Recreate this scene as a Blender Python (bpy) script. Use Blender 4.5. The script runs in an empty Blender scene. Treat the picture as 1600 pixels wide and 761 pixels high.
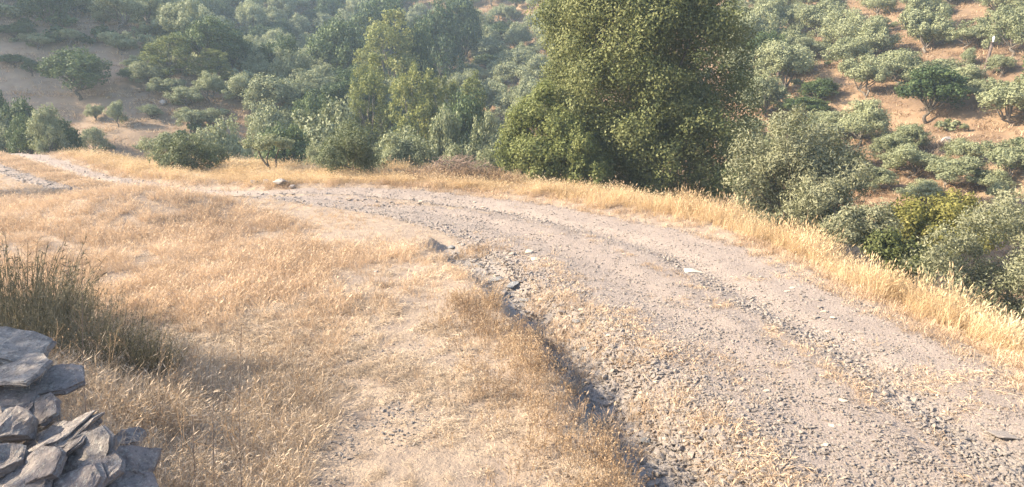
import bpy, bmesh, math, random
import numpy as np
from mathutils import Vector

# ------------------------------------------------------------------ camera, world, sun, exposure
sc = bpy.context.scene
COL = sc.collection
F = 1100.0                      # focal length of the phone lens, in pixels of a 1600 wide picture
PITCH = math.atan((359.5 - 130.0) / F)
EYE = np.array([0.0, 0.0, 4.0])
cam_d = bpy.data.cameras.new('camera')
cam = bpy.data.objects.new('camera', cam_d)
COL.objects.link(cam)
cam.location = EYE
cam.rotation_euler = (math.pi / 2 - PITCH, 0, 0)
cam_d.sensor_width = 36.0
cam_d.lens = 36.0 * F / 1600.0
cam_d.shift_y = -21.0 / 1600.0
cam_d.clip_start = 0.1
cam_d.clip_end = 3000
sc.camera = cam

SUN_EL = math.radians(31)
SUN_AZ = math.radians(-93)      # from straight ahead, negative = to the left
world = bpy.data.worlds.new('World')
sc.world = world
world.use_nodes = True
wn = world.node_tree.nodes
sky = wn.new('ShaderNodeTexSky')
sky.sky_type = 'NISHITA'
sky.sun_disc = False
sky.sun_elevation = SUN_EL
sky.sun_rotation = SUN_AZ
sky.dust_density = 2.0
world.node_tree.links.new(sky.outputs[0], wn['Background'].inputs[0])
wn['Background'].inputs[1].default_value = 0.135
sun_d = bpy.data.lights.new('sun', 'SUN')
sun_d.energy = 4.9
sun_d.angle = math.radians(0.5)
sun_d.color = (1.0, 0.85, 0.64)
sun = bpy.data.objects.new('sun', sun_d)
COL.objects.link(sun)
sun.location = (-30, 5, 40)
sv = Vector((math.cos(SUN_EL) * math.sin(SUN_AZ), math.cos(SUN_EL) * math.cos(SUN_AZ), math.sin(SUN_EL)))
sun.rotation_euler = sv.to_track_quat('Z', 'Y').to_euler()

sc.view_settings.view_transform = 'Standard'
sc.view_settings.look = 'None'
sc.view_settings.gamma = 1.0
sc.view_settings.exposure = 1.62
sc.render.engine = 'CYCLES'
cy = sc.cycles
cy.use_denoising = True
cy.denoising_prefilter = 'NONE'
cy.max_bounces = 6
cy.diffuse_bounces = 3
cy.transmission_bounces = 3
cy.volume_bounces = 1
cy.use_adaptive_sampling = True
cy.adaptive_threshold = 0.005

HAZE_DENSITY = 0.0009

# ------------------------------------------------------------------ small maths
RNG = np.random.default_rng(7)


def sstep(a, b, x):
    t = np.clip((x - a) / (b - a), 0, 1)
    return t * t * (3 - 2 * t)


def hash2(ix, iy, s):
    n = np.sin(ix * 127.1 + iy * 311.7 + s * 74.7) * 43758.5453
    return n - np.floor(n)


def vnoise(x, y, s=0):
    ix, iy = np.floor(x), np.floor(y)
    fx, fy = x - ix, y - iy
    ux, uy = fx * fx * (3 - 2 * fx), fy * fy * (3 - 2 * fy)
    a, b = hash2(ix, iy, s), hash2(ix + 1, iy, s)
    c, d = hash2(ix, iy + 1, s), hash2(ix + 1, iy + 1, s)
    return (a * (1 - ux) + b * ux) * (1 - uy) + (c * (1 - ux) + d * ux) * uy


def fbm(x, y, s=0, o=4):
    v, a, t = 0, 0.5, 0
    for k in range(o):
        v = v + a * vnoise(x * 2 ** k, y * 2 ** k, s + k * 3.1)
        t += a
        a *= 0.5
    return v / t - 0.5


def ray(px, py):
    v = (359.5 - py) / F
    d = np.array([(px - 800) / F, math.cos(PITCH) + v * math.sin(PITCH), -math.sin(PITCH) + v * math.cos(PITCH)])
    return d


def flat(px, py, z=0.0):        # survey: where a sight line meets the level z
    d = ray(px, py)
    t = (z - EYE[2]) / d[2]
    return (EYE + d * t)[:2]


def pdist(x, y, poly):
    """distance to an open polyline, and the side (positive = right of its direction)"""
    best = np.full(np.shape(x), 1e9)
    side = np.zeros(np.shape(x))
    arc = np.zeros(np.shape(x))
    acc = 0.0
    for (ax, ay), (bx, by) in zip(poly[:-1], poly[1:]):
        dx, dy = bx - ax, by - ay
        l2 = dx * dx + dy * dy
        t = np.clip(((x - ax) * dx + (y - ay) * dy) / l2, 0, 1)
        ex, ey = x - (ax + t * dx), y - (ay + t * dy)
        d = np.hypot(ex, ey)
        m = d < best
        best = np.where(m, d, best)
        side = np.where(m, np.sign((x - ax) * dy - (y - ay) * dx), side)
        arc = np.where(m, acc + t * math.sqrt(l2), arc)
        acc += math.sqrt(l2)
    return best, side, arc


def inside(x, y, poly):
    r = np.zeros(np.shape(x), bool)
    n = len(poly)
    for i in range(n):
        (ax, ay), (bx, by) = poly[i], poly[(i + 1) % n]
        c = ((ay > y) != (by > y))
        with np.errstate(divide='ignore', invalid='ignore'):
            xx = (bx - ax) * (y - ay) / (by - ay + 1e-12) + ax
        r ^= c & (x < xx)
    return r


def resample(poly, n):
    p = np.array(poly, float)
    # Catmull-Rom smoothing, then equal arc length
    q = []
    pp = np.vstack([2 * p[0] - p[1], p, 2 * p[-1] - p[-2]])
    for i in range(1, len(pp) - 2):
        for t in np.linspace(0, 1, 24, endpoint=False):
            a, b, c, d = pp[i - 1], pp[i], pp[i + 1], pp[i + 2]
            q.append(0.5 * (2 * b + (c - a) * t + (2 * a - 5 * b + 4 * c - d) * t * t + (3 * b - a - 3 * c + d) * t ** 3))
    q.append(p[-1])
    q = np.array(q)
    s = np.concatenate([[0], np.cumsum(np.hypot(*np.diff(q, axis=0).T))])
    u = np.linspace(0, s[-1], n)
    return np.stack([np.interp(u, s, q[:, 0]), np.interp(u, s, q[:, 1])], 1)


# ------------------------------------------------------------------ plan of the place (metres)
road_l = resample([(2.9, 1.5)] + [flat(*p) for p in [(1075, 735), (965, 570), (880, 480), (800, 420), (720, 373), (640, 349), (560, 331), (470, 320), (380, 313)]]
                  + [(-11.5, 23.6), (-15.2, 25.2), (-19.5, 28.3), (-25.2, 33.6), (-33, 40.5), (-44, 48)], 60)
road_r = resample([(9.4, 1.5)] + [flat(*p) for p in [(1690, 640), (1480, 530), (1330, 468), (1200, 402), (1100, 368), (950, 337), (830, 316), (700, 304), (560, 299), (430, 299)]]
                  + [(-10.5, 27.2), (-14.2, 28.6), (-17.6, 31.0), (-22.6, 36.2), (-30.6, 44), (-41, 52)], 60)
road_poly = [tuple(p) for p in road_l] + [tuple(p) for p in road_r[::-1]]
road_c = (road_l + road_r) / 2
road_w = np.hypot(*(road_l - road_r).T)
bench = resample([(15, 1), (12.6, 5)] + [flat(*p) for p in [(1640, 560), (1450, 478), (1320, 420), (1230, 378), (1100, 333), (950, 304), (800, 288), (640, 271), (560, 264), (400, 255), (250, 255), (120, 247), (0, 237)]]
                 + [(-50, 49), (-80, 56), (-140, 70)], 50)
ditch = resample([flat(*p) for p in [(692, 384), (735, 408), (775, 440), (830, 490), (890, 550), (945, 615), (990, 670), (1035, 725)]] + [(1.9, 5.5), (2.3, 3.2), (2.7, 1.0)], 26)
stream = [(17, -10), (17, 12), (13, 27), (7, 42), (-7, 70), (-17, 120), (-29, 200), (-36, 260)]
gully = [(-7, 68), (-16, 57), (-30, 52), (-60, 56), (-120, 62)]


def road_t(x, y):
    """0 at the left edge, 1 at the right edge (outside: <0, >1) and the arc position"""
    d1, s1, a1 = pdist(x, y, road_l)
    d2, s2, _ = pdist(x, y, road_r)
    w = np.maximum(d1 * s1 - d2 * s2, 0.8)
    return d1 * s1 / w, a1


def height(x, y):
    x = np.asarray(x, float)
    y = np.asarray(y, float)
    bd, bs, _ = pdist(x, y, bench)
    s = bd * bs + 1.0 * sstep(30, 18, y) * sstep(0, 4, x)   # >0 beyond the edge of the bench (right of its direction)
    field = 0.10 * fbm(x * 0.35, y * 0.35, 1) + 0.05 * fbm(x * 1.7, y * 1.7, 5)
    field = field + 0.72 * np.exp(-((x + 12.0) / 2.9) ** 2 - ((y - 21.5) / 2.6) ** 2) - 0.35 * np.exp(-((x + 12.5) / 2.4) ** 2 - ((y - 26.3) / 1.8) ** 2) + 0.16 * np.exp(-((x + 6) / 4) ** 2 - ((y - 26) / 2.2) ** 2)
    # the terrace the photographer stands on, and the bank at the left
    field = field + 2.4 * sstep(4.6, 1.2, y) * sstep(4.5, 1.5, x)
    field = field + 1.15 * sstep(-2.4, -5.6, x) * sstep(11.0, 5.0, y)
    dd, ds, _ = pdist(x, y, ditch)
    dl = -dd * ds + 0.42 * fbm(x * 0.9, y * 0.9, 14) + 0.25 * fbm(x * 3.1, y * 3.1, 15)   # ditch: steep towards the field, gentle towards the road
    cut = np.where(dl < 0, np.exp(-np.abs(dl / 0.42) ** 6), np.exp(-np.abs(dl / 0.62) ** 2.6))
    cut = cut * (0.55 + 0.45 * sstep(13.5, 10, y))
    field = field - 0.5 * cut * (0.8 + 0.5 * fbm(x * 1.1, y * 1.1, 9))
    field = field + 0.10 * np.exp(-((dl + 0.75) / 0.4) ** 2) + np.exp(-(dl / 0.9) ** 2) * (0.16 * fbm(x * 4.5, y * 4.5, 16) + 0.10 * fbm(x * 11, y * 11, 18))
    t, a = road_t(x, y)
    inr = sstep(-0.05, 0.1, t) * sstep(1.08, 0.95, t)
    field = field + inr * (-0.05 - 0.09 * np.exp(-((t - 0.68) / 0.07) ** 2) - 0.05 * np.exp(-((t - 0.33) / 0.1) ** 2)
                           + 0.05 * fbm(x * 1.3, y * 1.3, 12))
    verge = 0.12 * np.exp(-((t - 1.22) / 0.2) ** 2)
    field = field + verge
    ben = np.where(s > 0, -0.42 * s - 0.02 * s * s, 0)
    ben = np.maximum(ben, -16)
    near = field * sstep(6, 0, s) + ben
    # hills
    ld, ls, la = pdist(x, y, stream)
    yy = np.clip(y, 0, 260)
    floor = -6.8 + 3.2 * sstep(40, 80, yy) + 6.0 * sstep(75, 125, yy) + 44 * sstep(100, 215, yy)
    right = floor + 0.34 * ld + 0.9 * fbm(x * 0.07, y * 0.07, 21) * np.minimum(ld, 12) / 4
    right = right + 0.55 * (np.abs(((right / 2.6 + 0.8 * fbm(x * 0.03, y * 0.03, 4)) % 1.0) - 0.5) * 2 - 0.5) * sstep(4, 14, ld)
    gd, gs, _ = pdist(x, y, gully)
    beyond = sstep(-4, 10, -gs * gd) if False else sstep(-3, 8, np.where(y > np.interp(x, [-120, -60, -30, -16, -7], [62, 56, 52, 57, 68]), gd, -gd))
    dm = np.minimum(ld, gd + 4)
    left = floor + 1.2 + beyond * (0.30 * dm) + 1.0 * fbm(x * 0.06, y * 0.06, 31) * np.minimum(dm, 12) / 5
    left = left + beyond * 8.5 * np.exp(-((x + 62) / 22) ** 2 - ((y - 76) / 11) ** 2)
    left = left + 0.4 * (np.abs(((left / 2.4) % 1.0) - 0.5) * 2 - 0.5) * beyond
    k = sstep(-4, 4, ld * ls)                     # ls>0: right of the stream line
    hill = left * (1 - k) + right * k
    cap = 17 + 14 * sstep(125, 200, y)
    hill = np.where(hill > cap, cap + 9 * (1 - np.exp(-np.maximum(hill - cap, 0) / 9)), hill)
    hill = hill + 34 * np.exp(-((x + 88) / 15) ** 2 - ((y - 67) / 13) ** 4)     # hill raised out of view to shade the left spur
    hill = hill + 0.3 * fbm(x * 0.5, y * 0.5, 41) + 0.5 * fbm(x * 0.22, y * 0.22, 43)
    hill = np.where(s > 0, hill, -30)
    # smooth maximum of the two
    kk = 1.2
    m = np.maximum(near, hill)
    return m + np.log(np.exp((near - m) / kk) + np.exp((hill - m) / kk)) * kk * np.where(s > 0.0, sstep(0, 4, s), 0)


def hz(x, y):
    return float(height(np.array([x]), np.array([y]))[0])


def ground_at(px, py, tmax=300.0):
    d = ray(px, py)
    t = np.geomspace(3.2, tmax, 330)
    p = EYE[None] + t[:, None] * d[None]
    h = height(p[:, 0], p[:, 1])
    b = np.nonzero(p[:, 2] < h)[0]
    if len(b) == 0:
        return None
    i = b[0]
    if i == 0:
        return p[0]
    a0, a1 = p[i - 1, 2] - h[i - 1], p[i, 2] - h[i]
    u = a0 / (a0 - a1)
    q = p[i - 1] + (p[i] - p[i - 1]) * u
    q[2] = hz(q[0], q[1])
    return q


def project(p):
    d = np.asarray(p, float) - EYE
    zc = d[..., 1] * math.cos(PITCH) - d[..., 2] * math.sin(PITCH)
    uc = d[..., 1] * math.sin(PITCH) + d[..., 2] * math.cos(PITCH)
    return 800 + F * d[..., 0] / zc, 359.5 - F * uc / zc, zc


# ------------------------------------------------------------------ node helpers
def mat(name):
    m = bpy.data.materials.new(name)
    m.use_nodes = True
    nt = m.node_tree
    nt.nodes.clear()
    out = nt.nodes.new('ShaderNodeOutputMaterial')
    return m, nt, out


class N:
    def __init__(s, nt):
        s.nt = nt

    def n(s, typ, **kw):
        o = s.nt.nodes.new(typ)
        for k, v in kw.items():
            setattr(o, k, v)
        return o

    def l(s, a, b):
        s.nt.links.new(a, b)

    def noise(s, vec, scale, detail=4, rough=0.55):
        o = s.n('ShaderNodeTexNoise')
        o.inputs['Scale'].default_value = scale
        o.inputs['Detail'].default_value = detail
        o.inputs['Roughness'].default_value = rough
        s.l(vec, o.inputs['Vector'])
        return o.outputs[0]

    def ramp(s, fac, stops):
        o = s.n('ShaderNodeValToRGB')
        el = o.color_ramp.elements
        while len(el) < len(stops):
            el.new(0.5)
        for e, (p, c) in zip(el, stops):
            e.position = p
            e.color = (*c, 1)
        s.l(fac, o.inputs[0])
        return o.outputs[0]

    def mix(s, fac, a, b, blend='MIX'):
        o = s.n('ShaderNodeMix', data_type='RGBA', blend_type=blend)
        for i, v in ((0, fac), (6, a), (7, b)):
            if isinstance(v, (int, float)):
                o.inputs[i].default_value = v
            elif isinstance(v, tuple):
                o.inputs[i].default_value = (*v, 1)
            else:
                s.l(v, o.inputs[i])
        return o.outputs[2]

    def math(s, op, a, b=0.0):
        o = s.n('ShaderNodeMath', operation=op)
        for i, v in ((0, a), (1, b)):
            if isinstance(v, (int, float)):
                o.inputs[i].default_value = v
            else:
                s.l(v, o.inputs[i])
        return o.outputs[0]

    def bump(s, h, strength, dist):
        o = s.n('ShaderNodeBump')
        o.inputs['Strength'].default_value = strength
        o.inputs['Distance'].default_value = dist
        s.l(h, o.inputs['Height'])
        return o.outputs[0]


def leaf_mat(name, dark, mid, light, back=None, trans=0.3, rough=0.6):
    m, nt, out = mat(name)
    g = N(nt)
    at = g.n('ShaderNodeAttribute', attribute_name='tint')
    oi = g.n('ShaderNodeObjectInfo')
    f = g.math('ADD', g.math('MULTIPLY', at.outputs['Fac'], 0.65), g.math('MULTIPLY', oi.outputs['Random'], 0.38))
    c = g.ramp(f, [(0.1, dark), (0.5, mid), (0.95, light)])
    if back:
        geo = g.n('ShaderNodeNewGeometry')
        c = g.mix(geo.outputs['Backfacing'], c, g.mix(0.5, c, back))
    b = g.n('ShaderNodeBsdfPrincipled')
    g.l(c, b.inputs['Base Color'])
    b.inputs['Roughness'].default_value = rough
    b.inputs['Specular IOR Level'].default_value = 0.25
    tr = g.n('ShaderNodeBsdfTranslucent')
    g.l(c, tr.inputs['Color'])
    mx = g.n('ShaderNodeMixShader')
    mx.inputs[0].default_value = trans
    g.l(b.outputs[0], mx.inputs[1])
    g.l(tr.outputs[0], mx.inputs[2])
    g.l(mx.outputs[0], out.inputs[0])
    return m


def bark_mat(name, a, b):
    m, nt, out = mat(name)
    g = N(nt)
    geo = g.n('ShaderNodeNewGeometry')
    n1 = g.noise(geo.outputs['Position'], 9, 5)
    c = g.ramp(n1, [(0.3, a), (0.7, b)])
    p = g.n('ShaderNodeBsdfPrincipled')
    g.l(c, p.inputs['Base Color'])
    p.inputs['Roughness'].default_value = 0.9
    g.l(g.bump(n1, 0.6, 0.02), p.inputs['Normal'])
    g.l(p.outputs[0], out.inputs[0])
    return m


def stone_mat(name, cols, scale=6.0, layered=False):
    m, nt, out = mat(name)
    g = N(nt)
    tc = g.n('ShaderNodeTexCoord')
    oi = g.n('ShaderNodeObjectInfo')
    v = g.n('ShaderNodeVectorMath', operation='ADD')
    g.l(tc.outputs['Object'], v.inputs[0])
    rv = g.math('MULTIPLY', oi.outputs['Random'], 37.0)
    g.l(rv, v.inputs[1])
    n1 = g.noise(v.outputs[0], scale, 6, 0.65)
    c1 = g.ramp(n1, [(0.25, cols[0]), (0.5, cols[1]), (0.78, cols[2])])
    c = g.mix(g.math('MULTIPLY', oi.outputs['Random'], 0.55), c1, cols[3])
    p = g.n('ShaderNodeBsdfPrincipled')
    g.l(c, p.inputs['Base Color'])
    p.inputs['Roughness'].default_value = 0.85
    p.inputs['Specular IOR Level'].default_value = 0.3
    h = g.noise(v.outputs[0], scale * 4, 6, 0.7)
    if layered:
        spot = g.noise(v.outputs[0], 34, 6, 0.75)
        c = g.mix(g.ramp(spot, [(0.53, (0, 0, 0)), (0.62, (0.7, 0.7, 0.7))]), c, (0.46, 0.43, 0.37))
        c = g.mix(g.ramp(g.noise(v.outputs[0], 21, 6, 0.75), [(0.36, (0.75, 0.75, 0.75)), (0.46, (0, 0, 0))]), c, (0.10, 0.088, 0.08))
        g.l(c, p.inputs['Base Color'])
        mp = g.n('ShaderNodeMapping')
        mp.inputs['Scale'].default_value = (3, 3, 40)
        g.l(v.outputs[0], mp.inputs[0])
        h2 = g.noise(mp.outputs[0], 1.6, 4, 0.6)
        h = g.math('ADD', h, g.math('MULTIPLY', h2, 1.2))
    g.l(g.bump(h, 1.0 if layered else 0.7, 0.03 if layered else 0.02), p.inputs['Normal'])
    g.l(p.outputs[0], out.inputs[0])
    return m


def straw_mat(name, stops, trans=0.3):
    m, nt, out = mat(name)
    g = N(nt)
    at = g.n('ShaderNodeAttribute', attribute_name='tint')
    oi = g.n('ShaderNodeObjectInfo')
    geo = g.n('ShaderNodeNewGeometry')
    big = g.noise(geo.outputs['Position'], 0.5, 4, 0.6)
    f = g.math('ADD', g.math('MULTIPLY', at.outputs['Fac'], 0.45), g.math('MULTIPLY', oi.outputs['Random'], 0.2))
    f = g.math('ADD', f, g.math('MULTIPLY', g.math('SUBTRACT', big, 0.5), 1.5))
    f = g.math('ADD', f, 0.16)
    c = g.ramp(f, stops)
    d = g.n('ShaderNodeBsdfDiffuse')
    g.l(c, d.inputs[0])
    tr = g.n('ShaderNodeBsdfTranslucent')
    g.l(c, tr.inputs[0])
    mx = g.n('ShaderNodeMixShader')
    mx.inputs[0].default_value = trans
    g.l(d.outputs[0], mx.inputs[1])
    g.l(tr.outputs[0], mx.inputs[2])
    g.l(mx.outputs[0], out.inputs[0])
    return m


# materials
def make_ground_mat():
    m, nt, out = mat('dry_ground')
    g = N(nt)
    geo = g.n('ShaderNodeNewGeometry')
    P = geo.outputs['Position']
    n_big = g.noise(P, 0.12, 4, 0.6)
    n_mid = g.noise(P, 1.3, 5, 0.65)
    n_fine = g.noise(P, 14, 5, 0.7)
    near = g.ramp(n_mid, [(0.3, (0.26, 0.205, 0.165)), (0.5, (0.34, 0.265, 0.20)), (0.72, (0.43, 0.33, 0.235))])
    near = g.mix(g.math('MULTIPLY', n_fine, 0.5), near, (0.22, 0.18, 0.15))
    far = g.ramp(g.math('ADD', g.math('MULTIPLY', n_big, 0.65), g.math('MULTIPLY', g.noise(P, 0.6, 6, 0.7), 0.35)),
                 [(0.36, (0.11, 0.076, 0.051)), (0.45, (0.175, 0.12, 0.079)), (0.53, (0.23, 0.158, 0.102)), (0.66, (0.32, 0.235, 0.15))])
    sx = g.n('ShaderNodeSeparateXYZ')
    g.l(P, sx.inputs[0])
    at = g.n('ShaderNodeAttribute', attribute_name='hillside')
    c = g.mix(at.outputs['Fac'], near, far)
    wall = g.n('ShaderNodeAttribute', attribute_name='bare')
    c = g.mix(wall.outputs['Fac'], c, g.mix(n_fine, (0.19, 0.17, 0.155), (0.30, 0.27, 0.25)))
    p = g.n('ShaderNodeBsdfPrincipled')
    g.l(c, p.inputs['Base Color'])
    p.inputs['Roughness'].default_value = 0.95
    p.inputs['Specular IOR Level'].default_value = 0.1
    g.l(g.bump(g.math('ADD', n_fine, g.math('MULTIPLY', n_mid, 2)), 0.8, 0.05), p.inputs['Normal'])
    g.l(p.outputs[0], out.inputs[0])
    return m


def make_road_mat():
    m, nt, out = mat('gravel_surface')
    g = N(nt)
    geo = g.n('ShaderNodeNewGeometry')
    P = geo.outputs['Position']
    vo = g.n('ShaderNodeTexVoronoi')
    vo.inputs['Scale'].default_value = 38
    g.l(P, vo.inputs['Vector'])
    n1 = g.noise(P, 0.9, 5, 0.65)
    n2 = g.noise(P, 55, 5, 0.75)
    base = g.ramp(n1, [(0.3, (0.23, 0.188, 0.160)), (0.5, (0.29, 0.238, 0.202)), (0.7, (0.345, 0.28, 0.232))])
    sep = g.n('ShaderNodeSeparateColor')
    g.l(vo.outputs['Color'], sep.inputs[0])
    peb = g.ramp(sep.outputs[0], [(0.0, (0.18, 0.155, 0.14)), (0.5, (0.30, 0.25, 0.215)), (1.0, (0.42, 0.355, 0.30))])
    c = g.mix(0.55, base, peb)
    c = g.mix(g.math('MULTIPLY', n2, 0.35), c, (0.20, 0.165, 0.15))
    la = g.n('ShaderNodeAttribute', attribute_name='lane')
    lane = g.math('MULTIPLY', la.outputs['Fac'], g.math('ADD', g.math('MULTIPLY', n1, 1.2), 0.1))
    c = g.mix(g.math('MULTIPLY', lane, 0.6), c, g.mix(n2, (0.27, 0.22, 0.187), (0.35, 0.282, 0.236)))
    p = g.n('ShaderNodeBsdfPrincipled')
    g.l(c, p.inputs['Base Color'])
    p.inputs['Roughness'].default_value = 0.92
    p.inputs['Specular IOR Level'].default_value = 0.15
    inv = g.math('SUBTRACT', 1.0, vo.outputs['Distance'])
    g.l(g.bump(g.math('ADD', g.math('MULTIPLY', inv, 0.5), n2), 0.7, 0.03), p.inputs['Normal'])
    g.l(p.outputs[0], out.inputs[0])
    return m


M_GROUND = make_ground_mat()
M_ROAD = make_road_mat()
M_GRAVEL = stone_mat('gravel_stone', [(0.21, 0.18, 0.158), (0.31, 0.265, 0.225), (0.43, 0.37, 0.31), (0.24, 0.21, 0.19)], 9)
M_PALE = stone_mat('pale_stone', [(0.45, 0.37, 0.28), (0.58, 0.49, 0.37), (0.68, 0.60, 0.46), (0.55, 0.46, 0.36)], 5)
M_SLATE = stone_mat('slate', [(0.13, 0.12, 0.112), (0.27, 0.243, 0.222), (0.47, 0.425, 0.375), (0.26, 0.215, 0.205)], 10, True)
M_GREYSLAB = stone_mat('grey_slab', [(0.20, 0.20, 0.20), (0.28, 0.28, 0.28), (0.35, 0.34, 0.33), (0.25, 0.26, 0.27)], 4, True)
M_BOULDER = stone_mat('boulder_stone', [(0.24, 0.21, 0.19), (0.34, 0.30, 0.27), (0.44, 0.39, 0.34), (0.30, 0.27, 0.25)], 2)
M_STRAW = straw_mat('dry_straw', [(0.1, (0.31, 0.22, 0.15)), (0.4, (0.50, 0.37, 0.252)), (0.65, (0.62, 0.465, 0.32)), (0.95, (0.71, 0.565, 0.41))])
M_MATTED = straw_mat('matted_straw', [(0.1, (0.31, 0.24, 0.175)), (0.4, (0.49, 0.39, 0.285)), (0.65, (0.62, 0.50, 0.37)), (0.95, (0.73, 0.61, 0.47))], 0.2)
M_GOLD = straw_mat('golden_straw', [(0.1, (0.36, 0.26, 0.15)), (0.4, (0.55, 0.405, 0.235)), (0.65, (0.66, 0.50, 0.305)), (0.95, (0.76, 0.62, 0.42))], 0.35)
M_HILLGRASS = straw_mat('hillside_straw', [(0.1, (0.20, 0.13, 0.085)), (0.4, (0.30, 0.20, 0.13)), (0.65, (0.38, 0.265, 0.17)), (0.95, (0.48, 0.36, 0.23))], 0.2)
M_WEED = straw_mat('brown_weed', [(0.1, (0.19, 0.13, 0.085)), (0.45, (0.33, 0.235, 0.15)), (0.7, (0.46, 0.335, 0.215)), (0.95, (0.62, 0.48, 0.32))], 0.25)
M_GREENWEED = straw_mat('green_weed', [(0.1, (0.07, 0.085, 0.04)), (0.45, (0.11, 0.125, 0.06)), (0.7, (0.16, 0.165, 0.085)), (0.95, (0.25, 0.24, 0.13))], 0.25)
M_TWIG = bark_mat('dry_twig', (0.17, 0.115, 0.085), (0.34, 0.25, 0.19))
M_BARK = bark_mat('olive_bark', (0.10, 0.085, 0.07), (0.20, 0.17, 0.14))
M_DBARK = bark_mat('dark_bark', (0.06, 0.05, 0.04), (0.13, 0.105, 0.08))
M_OLIVE = leaf_mat('olive_leaf', (0.10, 0.12, 0.05), (0.205, 0.225, 0.105), (0.35, 0.36, 0.19), back=(0.36, 0.38, 0.24))
M_BUSH = leaf_mat('bush_leaf', (0.06, 0.08, 0.03), (0.115, 0.14, 0.055), (0.21, 0.23, 0.10), back=(0.22, 0.24, 0.14))
M_OLIVE2 = leaf_mat('near_olive_leaf', (0.10, 0.11, 0.05), (0.18, 0.185, 0.09), (0.30, 0.29, 0.16), back=(0.34, 0.34, 0.23))
M_OAK = leaf_mat('oak_leaf', (0.062, 0.078, 0.028), (0.128, 0.147, 0.052), (0.24, 0.245, 0.10), trans=0.3)
M_LIME = leaf_mat('light_green_leaf', (0.09, 0.115, 0.035), (0.16, 0.185, 0.06), (0.24, 0.255, 0.095), trans=0.36)
M_PLANE = leaf_mat('plane_leaf', (0.10, 0.125, 0.04), (0.19, 0.21, 0.065), (0.30, 0.30, 0.11), trans=0.35)
M_DEEP = leaf_mat('deep_green_leaf', (0.04, 0.065, 0.025), (0.075, 0.11, 0.04), (0.14, 0.175, 0.065), trans=0.25)
M_YELLOW = leaf_mat('yellow_green_leaf', (0.15, 0.15, 0.04), (0.23, 0.22, 0.06), (0.32, 0.29, 0.10), trans=0.4)
M_BROOM = leaf_mat('stiff_green_stem', (0.075, 0.07, 0.043), (0.135, 0.122, 0.072), (0.30, 0.25, 0.16), trans=0.2)


# ------------------------------------------------------------------ mesh helpers
def mesh_np(name, v, faces, m=None, tint=None, smooth=False, extra=None):
    """faces: list of (n,k) integer arrays"""
    me = bpy.data.meshes.new(name)
    v = np.asarray(v, np.float32)
    me.vertices.add(len(v))
    me.vertices.foreach_set('co', v.ravel())
    if not isinstance(faces, list):
        faces = [faces]
    faces = [np.asarray(f, np.int32) for f in faces if len(f)]
    loops = np.concatenate([f.ravel() for f in faces])
    sizes = np.concatenate([np.full(len(f), f.shape[1], np.int32) for f in faces])
    starts = np.concatenate([[0], np.cumsum(sizes)[:-1]]).astype(np.int32)
    me.loops.add(len(loops))
    me.loops.foreach_set('vertex_index', loops)
    me.polygons.add(len(sizes))
    me.polygons.foreach_set('loop_start', starts)
    if smooth:
        me.polygons.foreach_set('use_smooth', np.ones(len(sizes), bool))
    if tint is not None:
        a = me.attributes.new('tint', 'FLOAT', 'POINT')
        a.data.foreach_set('value', np.asarray(tint, np.float32))
    if extra:
        for k, val in extra.items():
            a = me.attributes.new(k, 'FLOAT', 'POINT')
            a.data.foreach_set('value', np.asarray(val, np.float32))
    me.update(calc_edges=True)
    me.validate()
    if m:
        me.materials.append(m)
    return me


def obj(name, me, parent=None, link=True):
    o = bpy.data.objects.new(name, me)
    if link:
        COL.objects.link(o)
    if parent:
        o.parent = parent
    return o


def tag(o, label=None, cat=None, group=None, kind=None):
    if label:
        o['label'] = label
    if cat:
        o['category'] = cat
    if group:
        o['group'] = group
    if kind:
        o['kind'] = kind
    return o


def thing(name, label, cat, loc=(0, 0, 0), group=None):
    o = obj(name, None)
    o.location = loc
    return tag(o, label, cat, group)


def grid_faces(nx, ny):
    i = np.arange(nx - 1)[None, :] + np.arange(ny - 1)[:, None] * nx
    i = i.ravel()
    return np.stack([i, i + 1, i + nx + 1, i + nx], 1)


def unit(a):
    return a / np.maximum(np.linalg.norm(a, axis=-1, keepdims=True), 1e-9)


# ------------------------------------------------------------------ the ground, one sheet
def axis(lo, hi, f0, f1, fine, growth, cmax):
    a = list(np.arange(f0, f1 + 1e-6, fine))
    st, x = fine, f1
    while x < hi:
        st = min(st * growth, cmax)
        x += st
        a.append(x)
    st, x, pre = fine, f0, []
    while x > lo:
        st = min(st * growth, cmax)
        x -= st
        pre.append(x)
    return np.array(pre[::-1] + a)


gx = axis(-260, 260, -9, 10.5, 0.11, 1.03, 3.0)
gy = axis(-60, 300, 3.0, 26, 0.11, 1.018, 2.5)
X, Y = np.meshgrid(gx, gy)
Z = height(X.ravel(), Y.ravel())
bd, bs, _ = pdist(X.ravel(), Y.ravel(), bench)
hillmask = sstep(-1.0, 4.0, bd * bs) * (1 - 0.75 * np.exp(-((X.ravel() + 46) / 20) ** 2 - ((Y.ravel() - 66) / 14) ** 2))
dd, ds, _ = pdist(X.ravel(), Y.ravel(), ditch)
bare = np.exp(-((-dd * ds + 0.35 * fbm(X.ravel() * 1.2, Y.ravel() * 1.2, 14) - 0.12) / 0.45) ** 4)
gme = mesh_np('ground', np.stack([X.ravel(), Y.ravel(), Z], 1), grid_faces(len(gx), len(gy)), M_GROUND, smooth=True,
              extra={'hillside': hillmask, 'bare': bare})
tag(obj('ground', gme), 'dry grassy field and hillsides of reddish soil', None, None, 'structure')

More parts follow.
